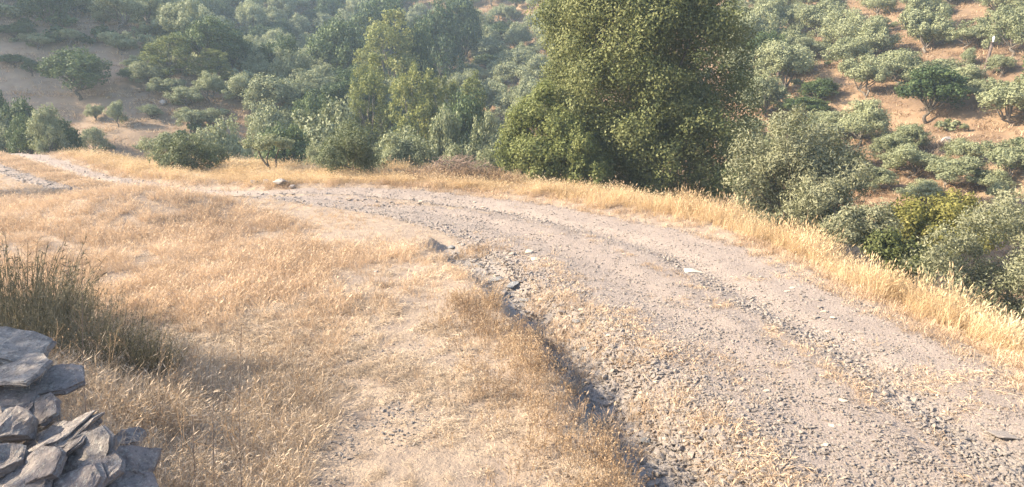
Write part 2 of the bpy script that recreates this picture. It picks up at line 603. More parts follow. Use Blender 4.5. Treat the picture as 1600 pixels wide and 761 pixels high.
# gravel road, a sheet with ragged edges that dive under the ground
nt_, ns_ = 64, 620
L, R = resample(road_l, ns_), resample(road_r, ns_)
tt = np.linspace(-0.06, 1.06, nt_)
P2 = L[:, None, :] * (1 - tt)[None, :, None] + R[:, None, :] * tt[None, :, None]
px_, py_ = P2[..., 0].ravel(), P2[..., 1].ravel()
T = np.tile(tt, ns_)
rz = height(px_, py_) + 0.03 + 0.03 * fbm(px_ * 4, py_ * 4, 3) + 0.018 * fbm(px_ * 13, py_ * 13, 8)
edge = np.minimum(sstep(-0.06, 0.06, T), sstep(1.06, 0.95, T))
mid = np.exp(-((T - 0.54) / 0.05) ** 2)
strip_far = sstep(20, 26, py_) * np.exp(-((T - 0.5) / 0.16) ** 2) * 1.6
rz = rz - (1 - edge) * 0.10 - (mid * 0.5 + strip_far) * np.maximum(0, 0.05 + 0.25 * fbm(px_ * 1.1, py_ * 1.1, 17)) * 0.5
rme = mesh_np('gravel_road', np.stack([px_, py_, rz], 1), grid_faces(nt_, ns_), M_ROAD, smooth=True, extra={'lane': np.exp(-((T - 0.40) / 0.10) ** 2) + np.exp(-((T - 0.86) / 0.10) ** 2)})
tag(obj('gravel_road', rme), 'eroded pinkish grey gravel road bending away to the left', None, None, 'structure')


# ------------------------------------------------------------------ scattering (geometry nodes instances of clump meshes)
def scatter(name, label, pts, rot, scl, idx, protos, kind='stuff', m=None):
    me = bpy.data.meshes.new(name)
    me.vertices.add(len(pts))
    me.vertices.foreach_set('co', np.asarray(pts, np.float32).ravel())
    for k, typ, key, val in (('rot', 'FLOAT_VECTOR', 'vector', rot), ('scl', 'FLOAT_VECTOR', 'vector', scl), ('pick', 'INT', 'value', idx)):
        a = me.attributes.new(k, typ, 'POINT')
        dt = np.int32 if typ == 'INT' else np.float32
        a.data.foreach_set(key, np.asarray(val, dt).ravel())
    if m:
        me.materials.append(m)
    o = obj(name, me)
    tag(o, label, None, None, kind)
    coll = bpy.data.collections.new(name + '_kinds')
    for i, pm in enumerate(protos):
        po = bpy.data.objects.new('%s_%02d' % (name, i), pm)
        coll.objects.link(po)
    ng = bpy.data.node_groups.new(name, 'GeometryNodeTree')
    ng.interface.new_socket('Geometry', in_out='INPUT', socket_type='NodeSocketGeometry')
    ng.interface.new_socket('Geometry', in_out='OUTPUT', socket_type='NodeSocketGeometry')
    nd = ng.nodes
    gi, go = nd.new('NodeGroupInput'), nd.new('NodeGroupOutput')
    iop = nd.new('GeometryNodeInstanceOnPoints')
    ci = nd.new('GeometryNodeCollectionInfo')
    ci.inputs['Collection'].default_value = coll
    ci.inputs['Separate Children'].default_value = True
    ci.inputs['Reset Children'].default_value = True

    def na(nm, dt):
        a = nd.new('GeometryNodeInputNamedAttribute')
        a.data_type = dt
        a.inputs[0].default_value = nm
        return a.outputs[0]
    er = nd.new('FunctionNodeEulerToRotation')
    ln = ng.links.new
    ln(na('rot', 'FLOAT_VECTOR'), er.inputs[0])
    ln(gi.outputs[0], iop.inputs['Points'])
    ln(ci.outputs[0], iop.inputs['Instance'])
    iop.inputs['Pick Instance'].default_value = True
    ln(na('pick', 'INT'), iop.inputs['Instance Index'])
    ln(er.outputs[0], iop.inputs['Rotation'])
    ln(na('scl', 'FLOAT_VECTOR'), iop.inputs['Scale'])
    ln(iop.outputs[0], go.inputs[0])
    md = o.modifiers.new('scatter', 'NODES')
    md.node_group = ng
    return o


def blades(seed, n, rad, hmin, hmax, width, lean, curl, head=0.0, wind=(0, 0), m=None, name='tuft'):
    """a tuft of bent tapering blades, some with a seed head"""
    r = np.random.default_rng(seed)
    a = r.uniform(0, 2 * np.pi, n)
    rr = rad * np.sqrt(r.uniform(0, 1, n))
    base = np.stack([rr * np.cos(a), rr * np.sin(a), np.full(n, -0.02)], 1)
    h = r.uniform(hmin, hmax, n)
    la = a + r.normal(0, 0.9, n)
    ln = np.abs(r.normal(lean, lean * 0.5, n))
    d = np.stack([np.cos(la) * ln + wind[0], np.sin(la) * ln + wind[1], np.ones(n)], 1)
    d = unit(d)
    mid = base + d * (h * 0.55)[:, None]
    d2 = unit(d + np.stack([np.cos(la) * curl + wind[0] * 1.3, np.sin(la) * curl + wind[1] * 1.3, -curl * 0.5 * np.ones(n)], 1) * r.uniform(0.3, 1.3, n)[:, None])
    tip = mid + d2 * (h * 0.45)[:, None]
    sa = r.uniform(0, np.pi, n)
    w = np.stack([np.cos(sa), np.sin(sa), np.zeros(n)], 1) * (width * r.uniform(0.6, 1.3, n))[:, None]
    v = np.stack([base - w, base + w, mid + w * 0.75, mid - w * 0.75, tip], 1).reshape(-1, 3)
    i = np.arange(n)[:, None] * 5
    f4 = i + np.array([[0, 1, 2, 3]])
    f3 = i + np.array([[3, 2, 4]])
    t = np.repeat(r.uniform(0, 1, n), 5)
    if head > 0:
        hm = r.uniform(0, 1, n) < head
        c, dd_, ww = tip[hm], d2[hm], w[hm]
        k = len(c)
        s = r.uniform(0.025, 0.05, k)[:, None]
        hw = unit(ww) * (width * 2.6)
        hv = np.stack([c - dd_ * s, c + hw, c + dd_ * s, c - hw], 1).reshape(-1, 3)
        hf = np.arange(k)[:, None] * 4 + np.array([[0, 1, 2, 3]]) + len(v)
        v = np.concatenate([v, hv])
        f4 = np.concatenate([f4, hf])
        t = np.concatenate([t, np.repeat(r.uniform(0.55, 1.0, k), 4)])
    return mesh_np(name, v, [f4, f3], m, tint=t)


def matted(seed, n, rad, l0, l1, width, m, name='straw'):
    r = np.random.default_rng(seed)
    c = np.stack([r.normal(0, rad * 0.6, n), r.normal(0, rad * 0.6, n), r.uniform(0.0, 0.05, n)], 1)
    a = r.uniform(0, 2 * np.pi, n)
    d = unit(np.stack([np.cos(a), np.sin(a), r.normal(0.12, 0.25, n)], 1)) * r.uniform(l0, l1, n)[:, None] * 0.5
    w = np.stack([-np.sin(a), np.cos(a), r.normal(0, 0.5, n)], 1) * width * r.uniform(0.6, 1.4, n)[:, None]
    bow = np.array([0, 0, 1]) * r.uniform(0, 0.03, n)[:, None]
    v = np.stack([c - d - w, c - d + w, c + bow + w, c + bow - w, c + d + w * 0.4, c + d - w * 0.4], 1).reshape(-1, 3)
    i = np.arange(n)[:, None] * 6
    f = np.concatenate([i + np.array([[0, 1, 2, 3]]), i + np.array([[3, 2, 4, 5]])])
    return mesh_np(name, v, f, m, tint=np.repeat(r.uniform(0, 1, n), 6))


def weeds(seed, n, rad, hmin, hmax, m, name='weed', bits=5, width=0.0022):
    """thin branching stalks with little dry seed heads"""
    r = np.random.default_rng(seed)
    vs, fs, ts = [], [], []

    def strip(p, q, w, t):
        k = sum(len(x) for x in vs)
        s = unit(np.cross(q - p, r.normal(0, 1, 3))[None])[0] * w
        vs.append(np.array([p - s, p + s, q + s * 0.7, q - s * 0.7]))
        fs.append(np.array([[k, k + 1, k + 2, k + 3]]))
        ts.append(np.full(4, t))

    for i in range(n):
        a, rr = r.uniform(0, 6.28), rad * math.sqrt(r.uniform())
        p = np.array([rr * math.cos(a), rr * math.sin(a), -0.02])
        h = r.uniform(hmin, hmax)
        d = unit(np.array([[r.normal(0, 0.28), r.normal(0, 0.28), 1]]))[0]
        t = r.uniform(0, 0.6)
        q = p + d * h * 0.5
        strip(p, q, width, t)
        d = unit(d + r.normal(0, 0.2, (1, 3)))[0]
        e = q + d * h * 0.5
        strip(q, e, width, t)
        for b in range(bits):
            u = r.uniform(0.2, 1.0)
            s = q + (e - q) * u
            z = s + unit(np.array([[r.normal(), r.normal(), 1.0]]))[0] * h * r.uniform(0.08, 0.25)
            strip(s, z, width * 0.8, t)
            k = sum(len(x) for x in vs)
            g = r.uniform(0.006, 0.011)
            o1, o2 = unit(r.normal(0, 1, (2, 3))) * g
            vs.append(np.array([z - o1, z + o2, z + o1, z - o2]))
            fs.append(np.array([[k, k + 1, k + 2, k + 3]]))
            ts.append(np.full(4, r.uniform(0.5, 1.1)))
    return mesh_np(name, np.concatenate(vs), np.concatenate(fs), m, tint=np.concatenate(ts))


def rock_mesh(name, seed, m, flat_=0.55, pts=16, long_=1.3, sub=False):
    r = np.random.default_rng(seed)
    bm = bmesh.new()
    for p in unit(r.normal(0, 1, (pts, 3))):
        s = r.uniform(0.75, 1.0)
        bm.verts.new((p[0] * s * long_ * 0.5, p[1] * s * 0.5, p[2] * s * flat_ * 0.5))
    bmesh.ops.convex_hull(bm, input=bm.verts)
    for v in [v for v in bm.verts if not v.link_faces]:
        bm.verts.remove(v)
    if sub:
        bmesh.ops.subdivide_edges(bm, edges=bm.edges, cuts=2, use_grid_fill=True)
        for v in bm.verts:
            c = np.array(v.co)
            k = fbm(np.array([c[0] * 5 + seed]), np.array([c[1] * 5 + c[2] * 9]), seed, 3)[0]
            v.co *= 1 + 0.22 * k
    me = bpy.data.meshes.new(name)
    bm.to_mesh(me)
    bm.free()
    me.materials.append(m)
    return me


def sample_area(n, ylo, yhi, power, xl, xr, r):
    """points between ylo and yhi, thinning with distance; xl/xr: edges as multiples of y"""
    u = r.uniform(0, 1, n)
    if power == 1:
        y = ylo * (yhi / ylo) ** u
    else:
        e = 1 - power
        y = (ylo ** e + u * (yhi ** e - ylo ** e)) ** (1 / e)
    x = r.uniform(xl, xr, n) * y
    return x, y


def rots(n, r, tilt=0.0):
    return np.stack([r.normal(0, tilt, n) if tilt else np.zeros(n), r.normal(0, tilt, n) if tilt else np.zeros(n), r.uniform(0, 6.283, n)], 1)


def masks(x, y):
    t, a = road_t(x, y)
    b, s, _ = pdist(x, y, bench)
    d, dsn, _ = pdist(x, y, ditch)
    return t, a, b * s, -d * dsn


WALLBOX = lambda x, y: (x > -4.6) & (x < -1.9) & (y > 3.0) & (y < 5.2)

# ---- field grass
r = np.random.default_rng(11)
x, y = sample_area(66000, 5.2, 50, 1.15, -0.98, 0.95, r)
t, a, s, dl = masks(x, y)
onroad = (t > -0.02) & (t < 1.02)
fieldm = (~onroad) & (s < 1.6) & ((dl + 0.5 * fbm(x * 1.5, y * 1.5, 19) < -0.5) | (dl > 0.75)) & (t < 0.5)
tall = sstep(10.5, 14.0, y + 5.0 * fbm(x * 0.35, y * 0.35, 51)) * sstep(1.0, -1.2, x * 0.4 + 0.04 * y + 0.2)
dens = 0.12 + 0.88 * sstep(-0.12, 0.12, fbm(x * 0.6, y * 0.6, 61) + 0.16 * tall)
dens = dens * (1 - 0.55 * sstep(10, 7.5, y) * sstep(-2.6, -1.2, x))
keep = fieldm & (r.uniform(0, 1, len(x)) < dens)
x, y, tall, dl = x[keep], y[keep], tall[keep], dl[keep]
istall = r.uniform(0, 1, len(x)) < 0.03 + 0.85 * tall
TALL = [blades(100 + i, 26, 0.10, 0.14, 0.34, 0.0032, 0.35, 0.7, 0.3, m=M_STRAW) for i in range(5)]
MATT = [matted(120 + i, 60, 0.14, 0.05, 0.17, 0.0020, M_MATTED) for i in range(4)] + \
       [blades(130 + i, 34, 0.12, 0.03, 0.10, 0.0022, 0.9, 1.0, 0.2, m=M_MATTED) for i in range(3)]
n = len(x)
pick = np.where(istall, r.integers(0, 5, n), r.integers(5, 12, n))
sc_ = r.uniform(0.7, 1.25, n) * (1 + 0.55 * sstep(14, 40, y))
tq, _ = road_t(x, y)
sc_ = sc_ * (1 - 0.62 * sstep(-0.75, -0.45, tq) * sstep(-11.5, -9.0, x) * sstep(16, 19, y))
sc_ = sc_ * (0.62 + 0.34 * sstep(7, 13, y))
sc_ = sc_ * (1 - 0.62 * sstep(24, 28, y))
sc_ = sc_ * (0.68 + 0.7 * (fbm(x * 0.8, y * 0.8, 71) + 0.5))
pts = np.stack([x, y, height(x, y)], 1)
scl = np.stack([sc_ * (1 + 0.5 * sstep(16, 40, y)), sc_ * (1 + 0.5 * sstep(16, 40, y)), sc_], 1)
scatter('dry_field_grass', 'straw coloured dry grass covering the open field', pts, rots(n, r, 0.08), scl, pick, TALL + MATT)

# ---- golden verge grass right of the road
r = np.random.default_rng(12)
n0 = 60000
u = r.uniform(0, 1, n0)
k = (u * (len(road_r) - 1)).astype(int)
k = np.minimum(k, len(road_r) - 2)
fr = u * (len(road_r) - 1) - k
c = road_r[k] * (1 - fr)[:, None] + road_r[k + 1] * fr[:, None]
tg = unit(road_r[k + 1] - road_r[k])
nrm = np.stack([tg[:, 1], -tg[:, 0]], 1)
off = -0.35 + 6.35 * r.uniform(0, 1, n0) ** 1.25
p = c + nrm * off[:, None]
x, y = p[:, 0], p[:, 1]
t, a, s, dl = masks(x, y)
ed = 1 - sstep(0.0, 1.0, -(t - 1.0) * 4.6 + 0.25 * fbm(x, y, 81) * 4)
dist = np.hypot(x, y)
keep = (s < 0.9 + 0.6 * fbm(x, y, 3)) & (t > 0.94) & (r.uniform(0, 1, n0) < np.clip(14 / dist, 0.25, 1) * (0.2 + 0.8 * sstep(1.0, 1.14, t)) * (0.35 + 0.65 * sstep(-0.12, 0.08, fbm(x * 0.9, y * 0.9, 89)))) & (y > 2) & (y < 60)
x, y, s, t = x[keep], y[keep], s[keep], t[keep]
n = len(x)
VERGE = [blades(200 + i, 30, 0.12, 0.30, 0.62, 0.0034, 0.28, 0.7, 0.45, wind=(0.28, -0.05), m=M_GOLD) for i in range(5)] + \
        [blades(210 + i, 30, 0.13, 0.10, 0.26, 0.0034, 0.6, 0.9, 0.2, m=M_STRAW) for i in range(3)]
low = r.uniform(0, 1, n) > sstep(1.03, 1.22, t) * (0.95 - 0.35 * sstep(17, 26, y))
pick = np.where(low, r.integers(5, 8, n), r.integers(0, 5, n))
sc_ = r.uniform(0.75, 1.2, n) * (1 + 0.4 * sstep(18, 34, y))
hz_ = np.where(low, 1.0, (1.0 + 0.4 * sstep(-1.5, 0.3, s)) * (1 - 0.5 * sstep(20, 27, y)) * (0.55 + 0.95 * vnoise(x * 1.1, y * 1.1, 88)))
rr_ = np.stack([r.normal(0, 0.16, n), r.normal(0.05, 0.18, n), r.normal(0, 0.9, n)], 1)
scatter('verge_grass', 'tall golden grass along the right verge of the road', np.stack([x, y, height(x, y)], 1), rr_,
        np.stack([sc_, sc_, sc_ * hz_], 1), pick, VERGE)

# ---- sparse grass in the middle of the road and on the rubble bank
r = np.random.default_rng(13)
x, y = sample_area(70000, 5.0, 55, 1.1, -0.98, 0.98, r)
t, a, s, dl = masks(x, y)
pn = fbm(x * 1.2, y * 1.2, 91)
pr = 0.8 * np.exp(-((t - 0.535 + 0.04 * fbm(a * 0.5, a * 0, 2)) / 0.035) ** 2) * sstep(-0.1, 0.1, pn) * sstep(24, 15, y)
pr = pr + 0.9 * np.exp(-((t - 0.13) / 0.07) ** 2) * sstep(-0.08, 0.10, fbm(x * 0.8, y * 0.8, 93)) * sstep(20, 15, y)
pr = pr + 0.35 * sstep(0.1, 0.22, fbm(x * 0.7, y * 0.7, 97)) * ((t > 0) & (t < 1))
pr = pr + 1.2 * np.exp(-((t - 0.5) / 0.15) ** 2) * sstep(24, 27, y) * sstep(-9, -13, x)
keep = (t > 0) & (t < 1) & (r.uniform(0, 1, len(x)) < pr * 0.8)
x, y = x[keep], y[keep]
n = len(x)
rf = np.random.default_rng(131)
kf = rf.integers(30, 59, 5200)
cf = road_c[kf] + (road_c[np.minimum(kf + 1, 59)] - road_c[kf]) * rf.uniform(0, 1, (5200, 1))
of = rf.normal(0, 0.42, 5200)
tf = unit(road_c[np.minimum(kf + 1, 59)] - road_c[kf - 1])
fp = cf + np.stack([tf[:, 1], -tf[:, 0]], 1) * of[:, None]
fk = (np.abs(of) < 0.75) & (fp[:, 0] < -10) & (fp[:, 1] < 56)
x, y = np.concatenate([x, fp[fk, 0]]), np.concatenate([y, fp[fk, 1]])
n = len(x)
STRIP = [blades(300 + i, 20, 0.09, 0.05, 0.17, 0.0030, 0.5, 0.8, 0.2, m=M_STRAW) for i in range(4)] + [matted(310, 30, 0.12, 0.05, 0.16, 0.003, M_STRAW)]
sc_ = r.uniform(0.6, 1.2, n) * (1 + 0.5 * sstep(15, 35, y))
scatter('road_grass', 'short dry grass growing along the middle of the gravel road', np.stack([x, y, height(x, y) + 0.01], 1), rots(n, r, 0.1),
        np.stack([sc_] * 3, 1), r.integers(0, 5, n), STRIP)

# ---- brown weeds along the ditch
r = np.random.default_rng(14)
n0 = 1500
k = r.integers(0, len(ditch) - 1, n0)
c = ditch[k] + (ditch[k + 1] - ditch[k]) * r.uniform(0, 1, (n0, 1))
tg = unit(ditch[k + 1] - ditch[k])
nrm = np.stack([tg[:, 1], -tg[:, 0]], 1)
off = -0.5 - np.abs(r.normal(0.0, 0.55, n0))
p = c - nrm * off[:, None]
x, y = p[:, 0], p[:, 1]
keep = (y > 5) & (y < 12.6) & (r.uniform(0, 1, n0) < 0.5 + 1.2 * fbm(x * 1.2, y * 1.2, 5)) & (off < -0.12)
x, y = x[keep], y[keep]
n = len(x)
WEED = [weeds(400 + i, 9, 0.14, 0.14, 0.34, M_WEED) for i in range(5)]
sc_ = r.uniform(0.7, 1.25, n)
scatter('ditch_weeds', 'brown dry weeds with seed heads lining the left bank of the ditch', np.stack([x, y, height(x, y)], 1), rots(n, r, 0.12),
        np.stack([sc_] * 3, 1), r.integers(0, 5, n), WEED)

# ---- long dry grass round the wall at the lower left
r = np.random.default_rng(15)
n0 = 5200
x = r.uniform(-6.5, -0.6, n0)
y = r.uniform(3.6, 9.5, n0)
pxx, pyy, zc = project(np.stack([x, y, height(x, y)], 1))
keep = (x < -1.6 - 0.25 * (y - 5) ** 2 * 0.2 - 0.5 * vnoise(x * 2, y * 2, 4)) & (r.uniform(0, 1, n0) < 0.75) & ~((x < -2.25) & (y < 5.0))
x, y = x[keep], y[keep]
n = len(x)
LONG = [blades(500 + i, 26, 0.13, 0.14, 0.42, 0.0020, 0.65, 1.0, 0.3, m=M_MATTED) for i in range(4)] + [weeds(510 + i, 5, 0.12, 0.35, 0.75, M_WEED, bits=4) for i in range(2)]
sc_ = r.uniform(0.7, 1.2, n)
pick = np.where(r.uniform(0, 1, n) < 0.93, r.integers(0, 4, n), r.integers(4, 6, n))
scatter('wall_grass', 'long tangled dry grass beside the broken stone wall', np.stack([x, y, height(x, y)], 1), rots(n, r, 0.12),
        np.stack([sc_] * 3, 1), pick, LONG)

# dry tufts and litter lodged between the wall stones, and dead stems among the green shrubs
r = np.random.default_rng(151)
q = []
for (px, py, dp) in [(100, 566, 4.8), (118, 612, 4.6), (60, 604, 4.5), (30, 590, 4.55), (140, 640, 4.5), (96, 652, 4.3), (170, 660, 4.4), (180, 690, 4.25), (40, 668, 4.2), (70, 700, 4.0), (240, 690, 4.4), (225, 715, 4.2), (50, 640, 4.4), (120, 655, 4.45)]:
    for k in range(3):
        q.append(EYE + ray(px + r.normal(0, 8), py + r.normal(0, 6)) * (dp + 0.05) + np.array([0, 0, -0.08]))
q = np.array(q)
w1 = []
while len(w1) < 260:
    px, py = r.uniform(0, 300), r.uniform(440, 640)
    if abs(py - (500 + 0.33 * px)) < 60:
        g_ = ground_at(px, py + 40)
        w1.append(g_)
q = np.concatenate([q, np.array(w1)])
n = len(q)
sc_ = np.concatenate([r.uniform(0.4, 0.7, n - 260), r.uniform(0.9, 1.5, 260)])
scatter('dry_tufts', 'dry straw tufts lodged between the wall slabs and among the green shrubs', q, rots(n, r, 0.2), np.stack([sc_] * 3, 1), r.integers(0, 4, n), LONG[:4])

# ---- gravel
r = np.random.default_rng(16)
ROCKS = [rock_mesh('pebble', 600 + i, M_GRAVEL, 0.5 + 0.25 * (i % 3), 13, 1.1 + 0.25 * (i % 4)) for i in range(12)]
x, y = sample_area(230000, 4.8, 46, 1.4, -0.95, 0.98, r)
t, a, s, dl = masks(x, y)
coarse = 0.9 * np.exp(-((t - 0.65) / 0.06) ** 2) + 0.75 * np.exp(-((t - 0.08) / 0.12) ** 2) + 0.4 * np.exp(-((t - 0.36) / 0.07) ** 2)
coarse = np.clip(coarse * (0.7 + 1.6 * (fbm(x * 0.8, y * 0.8, 33) + 0.25)), 0, 1.2)
lane = np.exp(-((t - 0.40) / 0.09) ** 2) + np.exp(-((t - 0.86) / 0.09) ** 2)
pr = np.where((t > -0.02) & (t < 1.03), (0.75 + 0.5 * coarse) * (1 - 0.4 * lane) * (1 + 0.6 * sstep(12, 22, y)) * (0.6 + 1.3 * (fbm(x * 0.9, y * 0.9, 133) + 0.3)), 0)
pr = pr * (1 - 0.8 * np.exp(-((t - 0.54) / 0.03) ** 2) * sstep(22, 15, y))
fl = 0.35 * sstep(-0.02, 0.15, fbm(x * 0.8, y * 0.8, 35)) * sstep(12.5, 8, y) * (t < 0) * (x > -3.5)
pr = np.maximum(pr, fl)
pr = np.maximum(pr, np.where(np.abs(dl) < 0.4, 0.35, 0))
keep = r.uniform(0, 1, len(x)) < pr
x, y, coarse = x[keep], y[keep], coarse[keep]
n = len(x)
sz = 0.015 + 0.034 * r.uniform(0, 1, n) ** 3 + coarse * 0.055 * r.uniform(0, 1, n) ** 2.2
sz = sz * (1 + 0.6 * sstep(16, 36, y))
t2, _ = road_t(x, y)
zz = height(x, y) + np.where((t2 > 0) & (t2 < 1), 0.03, 0.0) + sz * 0.12
scatter('gravel', 'loose angular gravel scattered over the road and ditch', np.stack([x, y, zz], 1), rots(n, r, 0.35),
        np.stack([sz * 1.2, sz * 1.2, sz], 1), r.integers(0, 12, n), ROCKS)


r = np.random.default_rng(17)
n0 = 6500
k = r.integers(0, len(ditch) - 1, n0)
p = ditch[k] + (ditch[k + 1] - ditch[k]) * r.uniform(0, 1, (n0, 1))
tg = unit(ditch[k + 1] - ditch[k])
p = p + np.stack([-tg[:, 1], tg[:, 0]], 1) * r.normal(0.55, 0.33, (n0, 1))
x, y = p[:, 0], p[:, 1]
keep = (y > 4.5) & (r.uniform(0, 1, n0) < 0.25 + 1.2 * (fbm(x * 1.3, y * 1.3, 37) + 0.3))
x, y = x[keep], y[keep]
n = len(x)
sz = 0.025 + 0.10 * r.uniform(0, 1, n) ** 2.6
scatter('rubble', 'broken slate rubble on the road bank of the ditch', np.stack([x, y, height(x, y) + sz * 0.1], 1), rots(n, r, 0.45),
        np.stack([sz * 1.3, sz * 1.1, sz * 0.8], 1), r.integers(0, 12, n), ROCKS)
n0 = 900
k = r.integers(0, len(ditch) - 1, n0)
p = ditch[k] + (ditch[k + 1] - ditch[k]) * r.uniform(0, 1, (n0, 1))
tg = unit(ditch[k + 1] - ditch[k])
p = p + np.stack([-tg[:, 1], tg[:, 0]], 1) * r.normal(0.45, 0.6, (n0, 1))
x, y = p[:, 0], p[:, 1]
keep = (y > 4.5) & (fbm(x * 1.6, y * 1.6, 39) > -0.02)
x, y = x[keep], y[keep]
n = len(x)
sc_ = r.uniform(0.5, 1.0, n)
scatter('ditch_grass', 'straw tufts growing in the ditch and on its rubble bank', np.stack([x, y, height(x, y)], 1), rots(n, r, 0.2),
        np.stack([sc_ * 1.2, sc_ * 1.2, sc_], 1), r.integers(0, 5, n), TALL)

# ------------------------------------------------------------------ stones as things
STONE_MESH = {}


def stone_kind(kind, i):
    key = (kind, i)
    if key not in STONE_MESH:
        m, fl_, lg, sub = {'grey': (M_GRAVEL, 0.5, 1.4, True), 'pale': (M_PALE, 0.4, 1.4, True), 'slab': (M_GREYSLAB, 0.28, 1.5, True),
                           'boulder': (M_BOULDER, 0.75, 1.25, True)}[kind]
        STONE_MESH[key] = rock_mesh('stone', 700 + 31 * i + len(kind), m, fl_, 15, lg, sub)
    return STONE_MESH[key]


def stone(px, py, w_px, kind, label, group=None, rz=None, sink=0.25, name='stone', cat='stone', hs=1.0, i=None):
    p = ground_at(px, py)
    d = project(p)[2]
    w = w_px / F * d / 1.35
    o = obj(name, stone_kind(kind, random.randrange(6) if i is None else i))
    t_, _ = road_t(np.array([p[0]]), np.array([p[1]]))
    zoff = 0.03 if 0 < t_[0] < 1 else 0.0
    o.location = (p[0], p[1], p[2] + zoff + w * 0.5 * (0.5 - sink) * 0.6)
    o.scale = (w, w, w * hs)
    o.rotation_euler = (random.gauss(0, 0.12), random.gauss(0, 0.12), random.uniform(0, 6.28) if rz is None else rz)
    return tag(o, label, cat, group)


random.seed(5)
stone(1082, 428, 44, 'pale', 'broad flat cream stone lying in the middle of the gravel road', rz=0.1, hs=0.8)
stone(826, 397, 24, 'pale', 'upper of two cream stones at the road edge above the ditch', rz=1.2)
stone(836, 408, 22, 'pale', 'lower of two cream stones at the road edge above the ditch', rz=0.3)
stone(800, 400, 20, 'grey', 'flat pale grey stone left of the two cream stones', rz=0.2)
stone(1566, 684, 74, 'grey', 'large flat grey slab in the road at the lower right corner', rz=-0.15, hs=0.45, sink=0.45)
stone(776, 440, 34, 'slab', 'blue-grey slab lying at the head of the ditch', rz=0.1, hs=1.3, sink=0.0)
stone(800, 449, 30, 'slab', 'smaller blue-grey slab leaning beside the ditch head slab', rz=0.7, hs=1.5, sink=0.0)
stone(722, 384, 16, 'grey', 'grey stone at the upper tip of the ditch', rz=0.2)
stone(716, 396, 16, 'slab', 'pale rounded slab at the upper tip of the ditch', rz=0.9)
stone(738, 402, 14, 'grey', 'upright grey shard among the ditch tip stones', rz=1.5, hs=1.6)
stone(745, 379, 18, 'grey', 'long tilted stone above the tip of the ditch', rz=0.6)
stone(770, 412, 16, 'grey', 'reddish grey stone on the rubble above the ditch slabs', rz=0.6)
stone(876, 488, 24, 'grey', 'pinkish stone tilted on the right bank of the ditch', rz=1.0)
stone(868, 478, 18, 'grey', 'smaller pinkish stone just above the tilted bank stone', rz=0.8)
stone(912, 546, 18, 'slab', 'dark slab edge poking out of the ditch wall', rz=0.3)
stone(352, 466, 15, 'boulder', 'small dark stone sitting in the dry field grass', sink=0.0)
stone(588, 425, 12, 'boulder', 'lone grey stone in the grass near the field edge')
stone(486, 606, 10, 'boulder', 'small grey stone in the matted grass of the lower field', sink=0.0)
stone(1330, 590, 16, 'grey', 'pale stone beside the grassy middle strip of the road')
stone(1300, 500, 16, 'pale', 'light stone in the dark rubble band of the road')
stone(1318, 630, 18, 'pale', 'light flat stone on the near side of the road rubble')
stone(755, 325, 10, 'pale', 'small white stone on the far bend of the road')
stone(742, 318, 8, 'pale', 'tiny white stone at the outer edge of the far bend')
stone(995, 298, 20, 'boulder', 'pale grey boulder in the verge grass under the tall dark tree', hs=1.2, sink=-0.3)
stone(1082, 332, 24, 'boulder', 'low grey boulder half hidden in the golden verge grass', sink=-0.3)
for i, (px, py, w, lab) in enumerate([(704, 388, 18, 'flat slab edge at the very tip of the ditch'), (728, 392, 18, 'leaning slab between the ditch tip stones'), (712, 404, 14, 'dark shard below the ditch tip'),
                                      (750, 414, 18, 'angular stone midway between ditch tip and blue-grey slab'), (760, 428, 16, 'stone just above the blue-grey slab'), (786, 462, 22, 'dark stone in the ditch under the smaller blue-grey slab'),
                                      (820, 470, 22, 'reddish slab on the bank right of the blue-grey slabs'), (848, 470, 20, 'pinkish grey slab higher on the bank right of the blue-grey slabs'), (842, 492, 20, 'jagged stone at the ditch edge left of the tilted stone'),
                                      (900, 505, 20, 'broken slab right of the tilted bank stone'), (925, 575, 18, 'stone jutting from the ditch bank halfway down'), (985, 628, 20, 'rounded stone at the ditch edge lower down'),
                                      (1010, 690, 26, 'pale slab in the ditch bottom near the picture foot'), (960, 610, 18, 'stone in the ditch wall above the rounded stone')]):
    stone(px, py, w, 'grey' if i % 3 else 'slab', lab, None, sink=0.1, hs=1.3)
# heap of stones beside the far stretch of the road
stone(440, 290, 36, 'boulder', 'largest pale boulder of the heap beside the far road', 'boulder heap by the far road', rz=0.1, sink=-0.2, hs=0.62, name='boulder', cat='boulder')
stone(415, 287, 16, 'boulder', 'white topped boulder left of the largest boulder in the heap', 'boulder heap by the far road', sink=-0.5, name='boulder', cat='boulder')
stone(398, 288, 16, 'boulder', 'small boulder at the left end of the heap by the far road', 'boulder heap by the far road', sink=-0.55, name='boulder', cat='boulder')
stone(458, 294, 14, 'boulder', 'low boulder at the right end of the heap by the far road', 'boulder heap by the far road', sink=-0.55, name='boulder', cat='boulder')
stone(38, 246, 5, 'boulder', 'small brown stone on the far left track', sink=-0.4)
# rocks on the far hillside
for (px, py, w, lab) in [(1476, 224, 26, 'pale rock outcrop under the bank on the reddish right slope'),
                         (1497, 226, 20, 'grey rock at the right end of the outcrop on the right slope'),
                         (1488, 236, 18, 'lower rock of the outcrop on the right slope'),
                         (1168, 24, 16, 'pale flat rock beside the tall dark tree near the top edge'),
                         (1342, 36, 18, 'rocks stacked between olives on the upper right slope'),
                         (1352, 30, 12, 'grey rock above the stacked rocks on the upper right slope'),
                         (802, 33, 10, 'white rock on the reddish slope left of the tall dark tree'),
                         (862, 26, 10, 'small pale rock on the slope just left of the tall dark tree'),
                         (255, 164, 20, 'grey rock in the dry grass of the left spur')]:
    if ground_at(px, py) is not None:
        stone(px, py, w, 'boulder', lab, 'rocks on the hillsides', sink=-0.3, name='boulder', cat='boulder')

